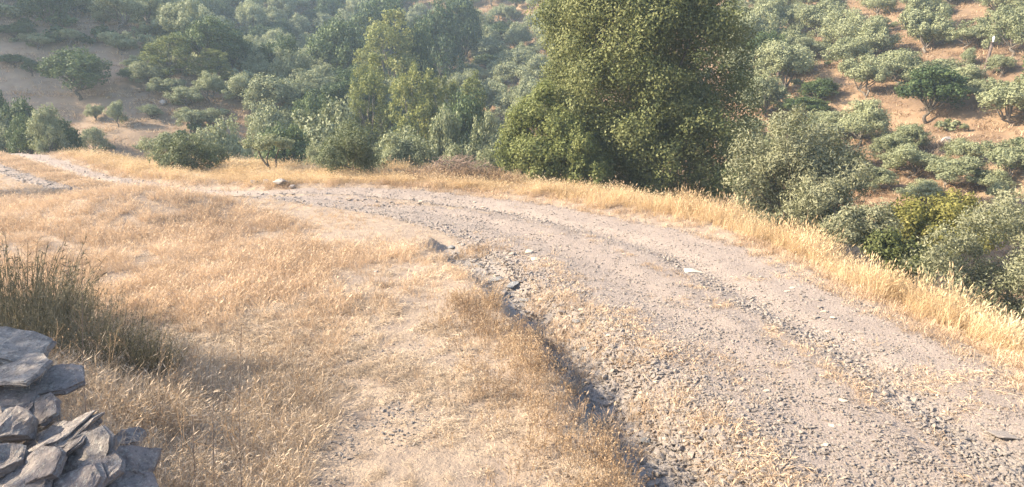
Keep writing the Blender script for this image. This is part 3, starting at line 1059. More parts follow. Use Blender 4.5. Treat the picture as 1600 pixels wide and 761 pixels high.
ZONES = [  # outline of where, count, size px, label
    ([(880, 470), (960, 490), (1040, 600), (1100, 700), (1060, 720), (960, 590)], 60, (9, 17), 'on the rubble bank beside the ditch'),
    ([(1090, 600), (1200, 610), (1420, 720), (1400, 755), (1080, 750)], 48, (10, 18), 'in the coarse gravel at the picture foot'),
    ([(1180, 430), (1250, 450), (1520, 640), (1470, 650), (1250, 530)], 66, (8, 15), 'in the dark rubble band of the right rut'),
    ([(700, 370), (800, 395), (880, 470), (860, 480), (760, 430)], 30, (7, 13), 'on the loose bank above the ditch head'),
    ([(330, 303), (520, 303), (700, 315), (690, 325), (480, 312)], 24, (6, 10), 'on the far flat stretch of the road'),
]
rr = random.Random(3)
for poly, cnt, (w0, w1), lab in ZONES:
    xs, ys = [p[0] for p in poly], [p[1] for p in poly]
    got = 0
    while got < cnt:
        qx, qy = rr.uniform(min(xs), max(xs)), rr.uniform(min(ys), max(ys))
        if inside(np.array([qx]), np.array([qy]), poly)[0]:
            wv, tone = rr.uniform(w0, w1), rr.random() < 0.85
            tl = (qy - min(ys)) / (max(ys) - min(ys))
            lab2 = ('larger ' if wv > (w0 + w1) / 2 else 'small ') + ('grey' if tone else 'pale') + ' stone ' + lab + (' at its far end', ' along its middle', ' at its near end')[min(2, int(tl * 3))]
            stone(qx, qy, wv, 'grey' if tone else 'pale', lab2, 'loose stones on the road and its banks')
            got += 1


# ------------------------------------------------------------------ dry stone wall, lower left
def slab_mesh(name, seed, lx, ly, lz, m):
    """a split slate slab: uneven outline, layered edges, rough faces"""
    r = np.random.default_rng(seed)
    k = 8
    a = np.sort(np.linspace(0, 2 * np.pi, k, endpoint=False) + r.uniform(-0.25, 0.25, k))
    rad = r.uniform(0.68, 1.12, k)
    sq = 1 / np.maximum(np.abs(np.cos(a)), np.abs(np.sin(a))) ** 0.6
    ox, oy = np.cos(a) * rad * sq * lx / 2, np.sin(a) * rad * sq * ly / 2
    bm = bmesh.new()
    rings = []
    lay = [(-0.5, 0.90), (-0.46, 0.98), (-0.1, 1.0), (0.0, 1.04), (0.25, 0.97), (0.45, 0.99), (0.5, 0.93)]
    for z, sc2 in lay:
        j = r.uniform(0.95, 1.05, k)
        rings.append([bm.verts.new((ox[i] * sc2 * j[i], oy[i] * sc2 * j[i], z * lz + r.normal(0, 0.03) * lz)) for i in range(k)])
    for r0, r1 in zip(rings[:-1], rings[1:]):
        for i in range(k):
            bm.faces.new((r0[i], r0[(i + 1) % k], r1[(i + 1) % k], r1[i]))
    bm.faces.new(rings[0][::-1])
    bm.faces.new(rings[-1])
    bmesh.ops.triangulate(bm, faces=[f for f in bm.faces if len(f.verts) > 4])
    bmesh.ops.subdivide_edges(bm, edges=bm.edges, cuts=3, use_grid_fill=True)
    for v in bm.verts:
        c = v.co
        d = fbm(np.array([c.x * 9 + seed]), np.array([c.y * 9]), seed, 4)[0]
        e = fbm(np.array([c.z * 60 + seed]), np.array([(c.x + c.y) * 3]), seed + 2, 3)[0]
        st = math.floor((c.x * 2.2 + c.y * 3.1 + d * 1.2) * 3.0) * 0.16
        v.co.z += (d * 0.5 + (st if c.z > 0 else 0) * 0.35) * min(lz, 0.12) + 0.022 * fbm(np.array([c.x * 22 + seed]), np.array([c.y * 26]), seed, 2)[0]
        v.co.x *= 1 + 0.16 * e
        v.co.y *= 1 + 0.16 * e
    me = bpy.data.meshes.new(name)
    bm.to_mesh(me)
    bm.free()
    me.materials.append(m)
    return me


wall = thing('dry_stone_wall', 'broken dry stone wall of grey slate slabs at the lower left', 'stone wall', (-3.0, 4.4, 1.2))
bpy.context.view_layer.update()
WALL = [  # px, py, depth, length, width, thickness, yaw, tilt towards the viewer, roll (positive: right end down)
    (8, 528, 4.75, 0.62, 0.50, 0.12, 0.1, 0.16, 0.20),
    (16, 568, 4.50, 0.60, 0.40, 0.07, 0.1, 0.16, -0.16),
    (82, 583, 4.62, 0.42, 0.36, 0.085, 0.12, 0.22, 0.02),
    (10, 616, 4.40, 0.42, 0.30, 0.10, 0.0, 0.25, 0.14),
    (66, 626, 4.36, 0.26, 0.26, 0.09, 0.4, 0.40, -0.55),
    (10, 652, 4.10, 0.30, 0.22, 0.20, 0.2, 0.75, -0.1),
    (70, 684, 4.12, 0.62, 0.34, 0.16, 0.05, 0.10, -0.50),
    (106, 682, 4.00, 0.30, 0.20, 0.045, 0.1, 0.2, -0.50),
    (130, 700, 3.95, 0.46, 0.30, 0.10, 0.15, 0.75, -0.60),
    (58, 718, 3.82, 0.34, 0.26, 0.10, 0.1, 0.5, -0.50),
    (150, 722, 3.85, 0.26, 0.24, 0.08, 0.4, 0.45, -0.35),
    (204, 712, 4.10, 0.30, 0.30, 0.15, 0.3, 0.45, 0.30),
    (4, 706, 3.88, 0.24, 0.24, 0.18, 0.6, 0.4, 0.1),
    (202, 672, 4.75, 0.20, 0.20, 0.09, 0.2, 0.2, 0.1),
    (-50, 560, 4.6, 0.45, 0.36, 0.14, 0.1, 0.1, 0.1),
    (-50, 620, 4.4, 0.40, 0.36, 0.16, 0.5, 0.2, -0.1),
    (-50, 690, 4.1, 0.42, 0.36, 0.18, 0.2, 0.2, 0.1),
    (30, 756, 3.75, 0.36, 0.3, 0.14, 0.2, 0.3, -0.3),
    (110, 756, 3.75, 0.34, 0.3, 0.13, 0.4, 0.4, -0.4),
    (190, 756, 3.85, 0.34, 0.3, 0.14, 0.1, 0.4, 0.1),
    (70, 800, 3.65, 0.5, 0.34, 0.2, 0.2, 0.3, 0.0),
    (180, 800, 3.7, 0.5, 0.34, 0.2, 0.1, 0.3, 0.0),
    (10, 600, 4.75, 0.50, 0.36, 0.14, 0.3, 0.1, 0.0),
    (40, 650, 4.60, 0.46, 0.36, 0.18, 0.3, 0.1, -0.3),
    (110, 740, 4.2, 0.6, 0.36, 0.2, 0.1, 0.1, 0.0),
]
for i, (px, py, dpt, lx, ly, lz, yaw, rx, ry) in enumerate(WALL):
    d = ray(px, py)
    p = EYE + d * dpt + np.array([0, 0, -0.06])
    o = obj('stone', slab_mesh('stone', 900 + i, lx, ly, lz * 0.58, M_SLATE), wall)
    o.location = Vector(p) - wall.location
    o.rotation_euler = (rx, ry, yaw)

# ------------------------------------------------------------------ trees
def tube(path, radii, sides=7):
    path = np.asarray(path, float)
    n = len(path)
    tg = unit(np.gradient(path, axis=0))
    ref = np.array([0.31, 0.95, 0.05])
    a = unit(np.cross(tg, ref))
    b = np.cross(tg, a)
    ang = np.linspace(0, 2 * np.pi, sides, endpoint=False)
    v = path[:, None, :] + (a[:, None, :] * np.cos(ang)[None, :, None] + b[:, None, :] * np.sin(ang)[None, :, None]) * np.asarray(radii)[:, None, None]
    v = v.reshape(-1, 3)
    i = np.arange(n - 1)[:, None] * sides + np.arange(sides)[None]
    j = np.arange(n - 1)[:, None] * sides + (np.arange(sides)[None] + 1) % sides
    f = np.stack([i, j, j + sides, i + sides], -1).reshape(-1, 4)
    return v, f


def join(parts):
    vs, fs, k = [], [], 0
    for v, f in parts:
        vs.append(v)
        fs.append(f + k)
        k += len(v)
    return np.concatenate(vs), np.concatenate(fs)


def trunk_mesh(seed, base, fork, blobs, r0, m, sides=7, forks=1, name='trunk'):
    r = np.random.default_rng(seed)
    parts = []
    fork = np.asarray(fork, float)
    base = np.asarray(base, float)
    stems = []
    for s in range(forks):
        f = fork + (r.normal(0, 0.08, 3) * np.array([1, 1, 0.4]) if forks > 1 else 0)
        midp = (base + f) / 2 + r.normal(0, 0.05, 3) * np.array([1, 1, 0])
        midp2 = base * 0.25 + f * 0.75 + r.normal(0, 0.04, 3) * np.array([1, 1, 0])
        q = resample3([base - [0, 0, 0.08], midp, midp2, f], 8)
        parts.append(tube(q, np.linspace(r0, r0 * 0.62, 8) * (1.0 if forks == 1 else 0.75), sides))
        stems.append(f)
    for i, b in enumerate(blobs):
        f = stems[i % forks]
        c = np.asarray(b[:3])
        mp = f * 0.5 + c * 0.5 + r.normal(0, 0.03, 3) + np.array([0, 0, -0.03])
        q = resample3([f - (0.0, 0, 0.02), mp, c], 6)
        parts.append(tube(q, np.linspace(r0 * 0.5, r0 * 0.1, 6), 5))
    v, f = join(parts)
    return mesh_np(name, v, f, m, smooth=True)


def resample3(p, n):
    p = np.asarray(p, float)
    s = np.concatenate([[0], np.cumsum(np.linalg.norm(np.diff(p, axis=0), axis=1))])
    u = np.linspace(0, s[-1], n)
    q = np.stack([np.interp(u, s, p[:, k]) for k in range(3)], 1)
    q[1:-1] = (q[:-2] + 2 * q[1:-1] + q[2:]) / 4
    return q


def crown_mesh(seed, blobs, n, ll, lw, m, sub=14, spread=0.27, bias=1.15, up=0.05, shell=(0.6, 1.0), name='crown', lowcut=-0.75):
    """leaf sprays gathered in clumps over the blobs of the crown"""
    r = np.random.default_rng(seed)
    B = np.asarray(blobs, float)
    wt = (B[:, 3] * B[:, 4]) ** 0.9 + (B[:, 4] * B[:, 5]) * 0.5
    wt = wt / wt.sum()
    # clumps
    C, CR, CO, CT = [], [], [], []
    for b, w in zip(B, wt):
        k = max(4, int(sub * len(B) * w * 1.0))
        d = unit(r.normal(0, 1, (k * 3, 3)))
        d = d[d[:, 2] > lowcut][:k]
        rad = r.uniform(shell[0], shell[1], len(d))[:, None]
        C.append(b[:3] + d * rad * b[3:6])
        CR.append(np.full(len(d), b[3:6].mean() * spread) * r.uniform(0.65, 1.3, len(d)))
        CO.append(d)
        CT.append(np.clip(r.normal(0.45, 0.17, len(d)), 0, 1))
    C, CR, CO, CT = np.concatenate(C), np.concatenate(CR), np.concatenate(CO), np.concatenate(CT)
    pw = CR ** 2
    pw /= pw.sum()
    k = r.choice(len(C), n, p=pw)
    g = r.normal(0, 1, (n, 3))
    g = unit(g) * (r.uniform(0, 1, (n, 1)) ** 0.45) * 1.25
    pos = C[k] + g * CR[k][:, None]
    out = unit(CO[k] * 0.6 + unit(g) * 0.7)
    nr = unit(out * bias + r.normal(0, 1, (n, 3)) * 0.75 + np.array([0, 0, up]))
    t = unit(np.cross(nr, r.normal(0, 1, (n, 3))))
    b2 = np.cross(nr, t)
    L = (ll * r.uniform(0.6, 1.3, n))[:, None] * 0.5
    W = (lw * r.uniform(0.6, 1.3, n))[:, None] * 0.5
    v = np.stack([pos - t * L, pos + b2 * W - nr * W * 0.2, pos + t * L, pos - b2 * W - nr * W * 0.2], 1).reshape(-1, 3)
    f = np.arange(n)[:, None] * 4 + np.array([[0, 1, 2, 3]])
    tint = np.clip(CT[k] + r.normal(0, 0.17, n), 0, 1)
    return mesh_np(name, v, f, m, tint=np.repeat(tint, 4))


def blob_set(seed, k, spread, zlo, zhi, rmin, rmax, dome=0.6, squash=0.85):
    """blobs in a unit crown (radius 0.5, height 1)"""
    r = np.random.default_rng(seed)
    out = []
    for i in range(k):
        a = 2.4 * i + r.uniform(-0.5, 0.5)
        rad = spread * math.sqrt((i + 0.4) / k)
        z = zhi - (zhi - zlo) * ((rad / spread) ** 2 * dome + r.uniform(0, 1 - dome))
        q = r.uniform(rmin, rmax)
        out.append((rad * math.cos(a), rad * math.sin(a), z, q, q, q * squash))
    return out


KINDS = {}


def add_kind(key, name, cat, leaf, bark, variants):
    KINDS[key] = dict(name=name, cat=cat, v=variants, leaf=leaf, bark=bark)


def build_kinds():
    v = []
    for i in range(7):
        b = blob_set(20 + i, 15 + (i * 3) % 7, 0.30 + 0.02 * (i % 4), 0.24 + 0.03 * (i % 3), 0.84, 0.10, 0.22, 0.35, 0.95)
        fork = (0.03 * (i % 3 - 1), 0.02, 0.14 + 0.03 * (i % 3))
        v.append((crown_mesh(50 + i, b, 12500, 0.038, 0.021, M_OLIVE, 9, 0.44), trunk_mesh(80 + i, (0, 0, 0), fork, b[::2], 0.032, M_BARK, 6, 1 + i % 2)))
    add_kind('olive', 'olive_tree', 'olive tree', M_OLIVE, M_BARK, v)
    v = []
    for i in range(4):
        b = blob_set(120 + i, 12, 0.33, 0.22, 0.80, 0.16, 0.24, 0.6)
        v.append((crown_mesh(150 + i, b, 9000, 0.036, 0.021, M_OLIVE, 14, 0.34, shell=(0.5, 1.0)), trunk_mesh(180 + i, (0, 0, 0), (0, 0, 0.15), b, 0.025, M_BARK, 5)))
    add_kind('bush', 'olive_bush', 'bush', M_OLIVE, M_BARK, v)
    v = []
    for i in range(4):
        b = blob_set(220 + i, 15, 0.33, 0.32, 0.82, 0.15, 0.24, 0.6)
        v.append((crown_mesh(250 + i, b, 10000, 0.036, 0.026, M_DEEP, 14, 0.34), trunk_mesh(280 + i, (0, 0, 0), (0, 0, 0.2), b, 0.03, M_DBARK, 6)))
    add_kind('deep', 'broadleaf_tree', 'tree', M_DEEP, M_DBARK, v)
    v = []
    for i in range(4):
        r = random.Random(i)
        b = []
        for k in range(16):
            z = 0.25 + 1.15 * k / 15
            w = 0.36 * (1 - ((z - 0.7) / 0.95) ** 2)
            a = 2.4 * k + r.uniform(-0.4, 0.4)
            q = r.uniform(0.13, 0.19)
            b.append((w * 0.85 * math.cos(a), w * 0.85 * math.sin(a), z, q, q, q))
        v.append((crown_mesh(350 + i, b, 10000, 0.034, 0.026, M_PLANE, 14, 0.36), trunk_mesh(380 + i, (0, 0, 0), (0, 0, 0.3), b, 0.022, M_BARK, 6)))
    add_kind('plane', 'plane_tree', 'tree', M_PLANE, M_BARK, v)


build_kinds()
PLACED = []


def put(kind, p, w, h, label, group=None, rzv=None, variant=None):
    K = KINDS[kind]
    cm, tm = K['v'][random.randrange(len(K['v'])) if variant is None else variant]
    t = thing(K['name'], label, K['cat'], (p[0], p[1], p[2] - 0.05 * h * 0.3), group)
    t.rotation_euler = (0, 0, random.uniform(0, 6.28) if rzv is None else rzv)
    t.scale = (w, w, h / (1.6 if kind == 'plane' else 1.0))
    obj('crown', cm, t)
    obj('trunk', tm, t)
    PLACED.append((p[0], p[1], w))
    return t


def plant(kind, px, base, top, wpx, label, group=None, depth=None):
    """px: middle, base/top: picture rows of foot and tip; depth: metres away where the foot is hidden"""
    if depth is None:
        p = ground_at(px, base)
        if p is None:
            print('no ground', label)
            return
    else:
        d = ray(px, 360)
        k = depth / math.cos(0)
        x, y = d[0] * depth, depth * (math.cos(PITCH))
        x = (px - 800) / F * depth
        p = np.array([x, y, hz(x, y)])
    zc = project(p)[2]
    w = wpx / F * zc * {'plane': 1.25, 'olive': 1.08, 'deep': 1.12}.get(kind, 1.0)
    v = (359.5 - top) / F
    zt = EYE[2] + zc * (-math.sin(PITCH) + v * math.cos(PITCH)) if False else None
    # height of the tip: the sight line through the top row, at the tree's distance
    d = ray(px, top)
    ztop = EYE[2] + d[2] * (p[1] / d[1])
    h = max(ztop - p[2], 0.4)
    return put(kind, p, w * 1.08, h * 1.04, label, group)


random.seed(21)
# hand placed trees, by species
G_L, G_R, G_V = 'trees on the hazy left hillside', 'olive trees on the terraced right hillside', 'trees in the valley behind the field'
# -- the left spur
plant('deep', 128, 155, 74, 100, 'dark green spreading tree standing alone on the left spur', G_L)
plant('bush', 149, 243, 196, 50, 'round pale olive bush at the left edge of the field', 'bushes along the far edge of the field')
plant('bush', 92, 0, 158, 62, 'pale topped olive bush left of the round field bush', 'bushes along the far edge of the field', depth=46)
plant('deep', 40, 0, 150, 70, 'dark bush behind the yellowish sapling at far left', 'bushes along the far edge of the field', depth=50)
plant('deep', 8, 0, 118, 60, 'dark tree cut by the left picture edge', G_L, depth=52)
plant('deep', 50, 118, 92, 24, 'small dark tree on the left spur left of the lone tree', G_L)
plant('olive', 150, 188, 160, 28, 'left of two small dark trees below the lone spur tree', G_L)
plant('olive', 184, 198, 156, 30, 'right of two small dark trees below the lone spur tree', G_L)
plant('olive', 300, 208, 168, 50, 'small olive in the shaded hollow of the left spur', G_L)
plant('olive', 236, 140, 96, 62, 'olive right of the lone spur tree', G_L)
plant('plane', 268, 128, 52, 64, 'yellowish round tree above the left spur', G_L)
plant('olive', 330, 160, 110, 50, 'olive at the left end of the sunlit grass ledge', G_L)
plant('olive', 384, 168, 112, 62, 'olive at the right end of the sunlit grass ledge', G_L)
plant('olive', 190, 84, 44, 52, 'olive on the crest behind the lone spur tree', G_L)
plant('plane', 335, 130, 76, 44, 'bright green young trees above the grass ledge', G_L)
plant('olive', 210, 112, 86, 40, 'low dark olive beside the crest of the left spur', G_L)
for px, b_, tp, w, kd, lab in [(22, 104, 82, 40, 'deep', 'low dark bush on the shaded bank at the far left'), (206, 128, 104, 36, 'deep', 'dark bush on the spur just right of the lone tree'),
                               (258, 150, 118, 56, 'olive', 'olive on the spur between lone tree and grass ledge'), (292, 168, 134, 54, 'olive', 'olive on the spur left of the grass ledge'),
                               (60, 78, 50, 44, 'olive', 'olive on the crest above the shaded far left bank'), (110, 72, 44, 46, 'olive', 'olive on the spur crest above the lone tree'),
                               (24, 62, 34, 50, 'deep', 'dark tree on the crest in the far left corner'), (250, 92, 62, 44, 'deep', 'dark tree behind the spur crest'),
                               (236, 186, 160, 40, 'bush', 'grey bush in the spur hollow'), (330, 196, 166, 46, 'bush', 'olive bush below the sunlit grass ledge'), (262, 236, 204, 44, 'bush', 'pale bush at the foot of the spur')]:
    plant(kd, px, b_, tp, w, lab, G_L)
for px, tp, w, dp, kd, lab in [(66, 176, 56, 47, 'deep', 'dark bush between the pale topped bush and the far left trees'), (112, 182, 54, 48, 'deep', 'dark bush right of the pale topped olive bush'), (24, 168, 60, 49, 'bush', 'olive bush behind the yellowish sapling')]:
    plant(kd, px, 0, tp, w, lab, 'bushes along the far edge of the field', depth=dp)
# -- row behind the field
plant('olive', 362, 0, 178, 76, 'olive behind the round bush in the field', G_V, depth=50)
plant('deep', 455, 0, 172, 90, 'green broadleaf bush behind the small forked olive', G_V, depth=46)
plant('olive', 520, 0, 148, 120, 'broad grey olive behind the upright olive bush', G_V, depth=50)
plant('bush', 500, 0, 216, 42, 'small round olive bush between forked olive and upright bush', 'bushes along the far edge of the field', depth=38)
plant('olive', 612, 0, 205, 90, 'dark olive right of the upright olive bush', G_V, depth=38)
plant('bush', 655, 0, 210, 60, 'olive bush at the valley edge behind the brush pile', G_V, depth=38)
plant('bush', 715, 0, 216, 62, 'rounded olive bush directly behind the brush pile', G_V, depth=35)
plant('bush', 758, 0, 222, 48, 'pale olive bush at the right end behind the brush pile', G_V, depth=34)
plant('olive', 632, 0, 186, 70, 'tufted olive in front of the shaded valley trees', G_V, depth=46)
plant('olive', 698, 0, 164, 66, 'tall tufted olive left of centre in the valley', G_V, depth=46)
plant('olive', 757, 0, 168, 66, 'tall tufted olive beside the light green tree', G_V, depth=45)
plant('olive', 430, 0, 152, 70, 'olive at the foot of the left slope', G_V, depth=58)
plant('deep', 495, 0, 130, 66, 'green tree above the broad grey olive', G_V, depth=60)
plant('plane', 585, 0, 80, 66, 'yellow-green plane tree in the valley, nearest the middle', 'plane trees along the valley bottom', depth=62)
plant('plane', 650, 0, 96, 74, 'yellow-green plane tree right of the middle plane tree', 'plane trees along the valley bottom', depth=58)
plant('plane', 692, 0, 104, 60, 'plane tree with a dark right side in the valley', 'plane trees along the valley bottom', depth=59)
plant('plane', 618, 0, 14, 90, 'tallest pale plane tree reaching the upper middle', 'plane trees along the valley bottom', depth=84)
plant('deep', 660, 0, 36, 60, 'dark tree right of the tallest plane tree', G_V, depth=86)
plant('plane', 738, 0, 108, 50, 'light tree on the near edge of the right slope', 'plane trees along the valley bottom', depth=62)
plant('deep', 725, 0, 145, 90, 'dark shaded tree below the light slope tree', G_V, depth=54)
plant('deep', 540, 0, 28, 84, 'big dark green tree left of the tallest plane tree', G_V, depth=88)
plant('deep', 575, 0, 100, 50, 'dark tree between the plane trees', G_V, depth=70)
plant('deep', 690, 0, 0, 80, 'dark tree in the valley crease at the top edge', G_V, depth=104)
plant('deep', 610, 0, -14, 90, 'shadowy tree at the head of the valley', G_V, depth=112)
plant('deep', 725, 0, -14, 60, 'dark green tree at the top of the crease by the red slope', G_V, depth=112)
plant('olive', 745, 74, 10, 60, 'olive at the edge of the bare red patch', G_R)
plant('deep', 782, 70, 30, 56, 'deep green bush on the red slope left of the tall dark tree', G_R)
plant('olive', 768, 105, 56, 66, 'grey olive below the deep green bush on the red slope', G_R)
plant('olive', 730, 90, 42, 56, 'olive with dark foot on the red slope above the valley', G_R)
plant('deep', 765, 112, 84, 60, 'dark shrub row below the grey olive on the red slope', G_R)
plant('olive', 832, 60, 18, 30, 'narrow olive on the red slope near the tall dark tree', G_R)
plant('olive', 856, 28, 0, 28, 'small olive with a long shadow at the top of the red slope', G_R)
plant('olive', 800, 140, 96, 60, 'olive left of the tall dark tree, low on the slope', G_R)
plant('olive', 845, 130, 88, 60, 'olive half hidden by the left side of the tall dark tree', G_R)
plant('olive', 812, 62, 34, 36, 'small olive beside the white rock', G_R)
# -- right hillside
R_ = [(1192, 92, 14, 66, 'olive just right of the tall dark tree near the top'), (1290, 62, 4, 76, 'large olive at the top between the two poles'),
      (1218, 150, 66, 84, 'big olive behind the left leaning pole'), (1160, 160, 108, 50, 'olive touching the right side of the tall dark tree'),
      (1320, 110, 56, 66, 'olive right of the left pole on the terrace'), (1262, 96, 58, 56, 'olive above the bare terrace beside the left pole'),
      (1372, 52, 24, 38, 'lone small olive on the open red terrace'), (1428, 22, -12, 44, 'olive with twisted trunk at the top edge'),
      (1446, 64, 28, 44, 'pale lone olive on the open upper terrace'), (1514, 78, 30, 64, 'grey olive left of the right leaning pole'),
      (1468, 24, 4, 36, 'olive bush beside the twisted trunk olive'), (1576, 48, 4, 66, 'olive near the upper right corner'),
      (1512, 104, 76, 22, 'tiny sapling left of the foot of the right pole'), (1562, 120, 88, 40, 'olive right of the foot of the right pole'),
      (1398, 132, 78, 76, 'olive at the left of the dense middle clump'), (1352, 150, 86, 70, 'olive with bare trunks left of the middle clump'),
      (1470, 140, 90, 80, 'olive at the top of the dense middle clump'), (1500, 150, 104, 60, 'olive at the right of the dense middle clump'),
      (1580, 196, 118, 90, 'spreading olive at the right edge below the right pole'), (1530, 160, 120, 44, 'small dark olive below the right pole'),
      (1345, 226, 150, 70, 'open olive with a forked dark trunk in mid slope'), (1290, 214, 172, 66, 'olive above the near pale olive tree'),
      (1420, 240, 192, 60, 'olive below the middle clump with a bare bank beside it'), (1385, 256, 214, 56, 'olive low on the slope left of the outcrop'),
      (1420, 278, 226, 70, 'low olive beside the dark hole in the bank'), (1505, 262, 220, 60, 'olive below the rock outcrop'),
      (1488, 296, 246, 84, 'rounded grey olive at the slope foot'), (1572, 282, 216, 70, 'olive with a dark stem at the right edge'),
      (1560, 320, 286, 36, 'pale small olive near the right edge low on the slope'), (1540, 300, 262, 60, 'shaded olive behind the pale small olive'),
      (1370, 300, 262, 60, 'olive just behind the near pale olive on its right'), (1440, 316, 280, 60, 'dark topped olive behind the yellow-green shrub')]
for px, b, tp, w, lab in R_:
    plant('olive', px, b, tp - 3, w * 1.06, lab, G_R)
plant('deep', 1450, 190, 100, 96, 'large dark green tree in the middle of the right slope', G_R)
plant('deep', 1254, 186, 150, 76, 'bright green round bush at the foot of the left pole', G_R)
plant('deep', 1278, 160, 122, 60, 'dark brownish shrub on the shadowed bank right of the left pole', G_R)
plant('deep', 1592, 232, 214, 22, 'small deep green bush at the right picture edge', G_R)
plant('olive', 1506, 206, 192, 14, 'tiny green sapling on the shaded terrace', G_R)

# scattered olives over the hillsides
def free(x, y, w, k=0.62):
    for a, b, c in PLACED:
        if (a - x) ** 2 + (b - y) ** 2 < (k * (w + c) / 2 * 1.25) ** 2:
            return False
    return True


r = random.Random(77)
LEFT_COLS = [(-80, 120, 'at the far left'), (120, 230, 'behind the lone spur tree'), (230, 340, 'above the yellowish tree'), (340, 440, 'above the grass ledge'),
             (440, 520, 'left of the dark valley tree'), (520, 600, 'left of the tallest plane tree'), (600, 720, 'right of the tallest plane tree')]
LEFT_ROWS = [(-900, 18, 'hazy olive cut by the top edge'), (18, 48, 'hazy olive high on the left slope'), (48, 84, 'olive midway up the left slope'),
             (84, 130, 'pale olive low on the left slope'), (130, 400, 'olive at the left slope foot')]
RIGHT_COLS = [(600, 790, 'on the red slope above the valley trees'), (790, 900, 'just left of the tall dark tree'), (900, 1130, 'behind the top of the tall dark tree'),
              (1130, 1215, 'beside the left leaning pole'), (1215, 1310, 'right of the left leaning pole'), (1310, 1420, 'between the two leaning poles'),
              (1420, 1530, 'left of the right leaning pole'), (1530, 1700, 'right of the right leaning pole')]
RIGHT_ROWS = [(-900, 25, 'terrace olive at the top edge'), (25, 70, 'terrace olive high on the slope'), (70, 130, 'terrace olive above mid slope'),
              (130, 200, 'terrace olive in mid slope'), (200, 260, 'terrace olive low on the slope'), (260, 500, 'olive at the foot of the right slope')]


def zone_label(px, py, lh):
    cols, rows = (LEFT_COLS, LEFT_ROWS) if lh else (RIGHT_COLS, RIGHT_ROWS)
    c = next((t for a, b, t in cols if a <= px < b), cols[-1][2])
    q = next((t for a, b, t in rows if a <= py < b), rows[-1][2])
    return q + ' ' + c


cand_y = np.sqrt(np.random.default_rng(78).uniform(40 ** 2, 178 ** 2, 20000))
cand_x = np.random.default_rng(79).uniform(-0.78, 0.78, 20000) * cand_y
cand_z = height(cand_x, cand_y)
cb, cs_, _ = pdist(cand_x, cand_y, bench)
cpx, cpy, _ = project(np.stack([cand_x, cand_y, cand_z], 1))
cn = fbm(cand_x * 0.05, cand_y * 0.05, 55)
ld_, ls_, _ = pdist(cand_x, cand_y, stream)
total = 0
for i in range(20000):
    if total >= 320:
        break
    p = (cand_x[i], cand_y[i], cand_z[i])
    px, py = cpx[i], cpy[i]
    if cb[i] * cs_[i] < 7 or py < -12 or py > 340 or (885 < px < 1145 and py > 12):
        continue
    lh = ls_[i] < 0
    w = r.uniform(3.4, 5.4)
    if lh:
        w *= 1.12
    else:
        w *= 1.0
    spur = px < 400 and py > 62 + 0.25 * px
    dens = 1.0 if lh else 0.6
    if spur:
        dens = 0.05 if py < 140 else 0
    if not lh and cn[i] < -0.03:
        dens *= 0.3
    if 670 < px < 760 and 20 < py < 60:
        dens = 0
    if 1400 < px < 1600 and (-5 < py < 60 or 196 < py < 222):
        dens *= 0.35
    if r.random() > dens or not free(p[0], p[1], w, 0.52 if lh else 0.47):
        continue
    lab = ('broad ' if w > (5.0 if lh else 4.4) else 'slim ') + zone_label(px, py, lh)
    kind = 'olive' if r.random() < (0.62 if lh else 0.93) else 'deep'
    if kind == 'deep':
        lab = lab.replace('pale olive', 'dark tree').replace('olive', 'dark tree')
    if len(lab.split()) > 16:
        lab = lab.replace(' midway up the left slope', ' mid slope').replace(' low on the left slope', ' low down').replace('broad ', '').replace('slim ', '')
    put(kind, p, w, w * r.uniform(0.8, 1.1), lab, G_L if lh else G_R)
    total += 1
print('scattered', total)


# -- near trees, each built on its own
def near_tree(name, label, cat, px, depth, blobs, n, ll, lw, leaf, bark, r0, fork, seed, group=None, forks=1, base=None, limbs=99, **kw):
    x = (px - 800) / F * depth
    y = depth * math.cos(PITCH) if base is None else base[1]
    if base is not None:
        x = base[0]
    z = hz(x, y)
    t = thing(name, label, cat, (x, y, z), group)
    B = [(a, b, c - z, d, e, f) for a, b, c, d, e, f in blobs]
    obj('crown', crown_mesh(seed, B, n, ll, lw, leaf, **kw), t)
    if bark:
        obj('trunk', trunk_mesh(seed + 1, (0, 0, -0.2), (fork[0], fork[1], fork[2] - z), B[-limbs:], r0, bark, 9, forks), t)
    PLACED.append((x, y, 4))
    return t


def zrow(py, depth):
    d = ray(800, py)
    return EYE[2] + d[2] * depth / (d[1] * math.cos(PITCH) - d[2] * math.sin(PITCH))


def pxblobs(lst, px0, depth, dscale=1.0, seed=0, thick=0.9):
    """blobs from (px, row, radius px) seen from the field, at the tree's distance; offset in depth so the crown is round"""
    r = random.Random(seed)
    out = []
    for q in lst:
        a, b, c = q[:3]
        dy = q[3] if len(q) > 3 else r.uniform(-1, 1)
        rr = c / F * depth
        out.append(((a - px0) / F * depth, dy, zrow(b, depth), rr, rr * thick, rr * 0.95))
    return out


# tall dark tree
rb = random.Random(4)
big = []
D0 = 33.0
R0 = 156 / F * D0
for k in range(72):
    a = 2.4 * k
    zf = -1 + 2 * (k + 0.5) / 72
    ring = max(0, 1 - abs(zf) ** 2.3) ** 0.45 * (1.0 + 0.07 * math.sin(5 * a + 3 * zf))
    q = rb.uniform(0.85, 1.35)
    big.append((R0 * 0.80 * ring * math.cos(a) + rb.uniform(-0.3, 0.3), R0 * 0.80 * ring * math.sin(a), 3.3 + 6.5 * zf + rb.uniform(-0.3, 0.3), q, q, q * 0.85))
for k in range(34):
    q = rb.uniform(1.0, 1.4)
    a, zf = rb.uniform(2.2, 4.6), rb.uniform(-0.75, 0.6)
    big.append((R0 * 0.78 * math.cos(a), R0 * 0.7 * math.sin(a), 3.6 + 7.0 * zf, q, q, q))
for k in range(22):
    q = 1.7
    big.append((rb.uniform(-2, 2), rb.uniform(-2, 2), 3.6 + rb.uniform(-5, 5), q, q, q))
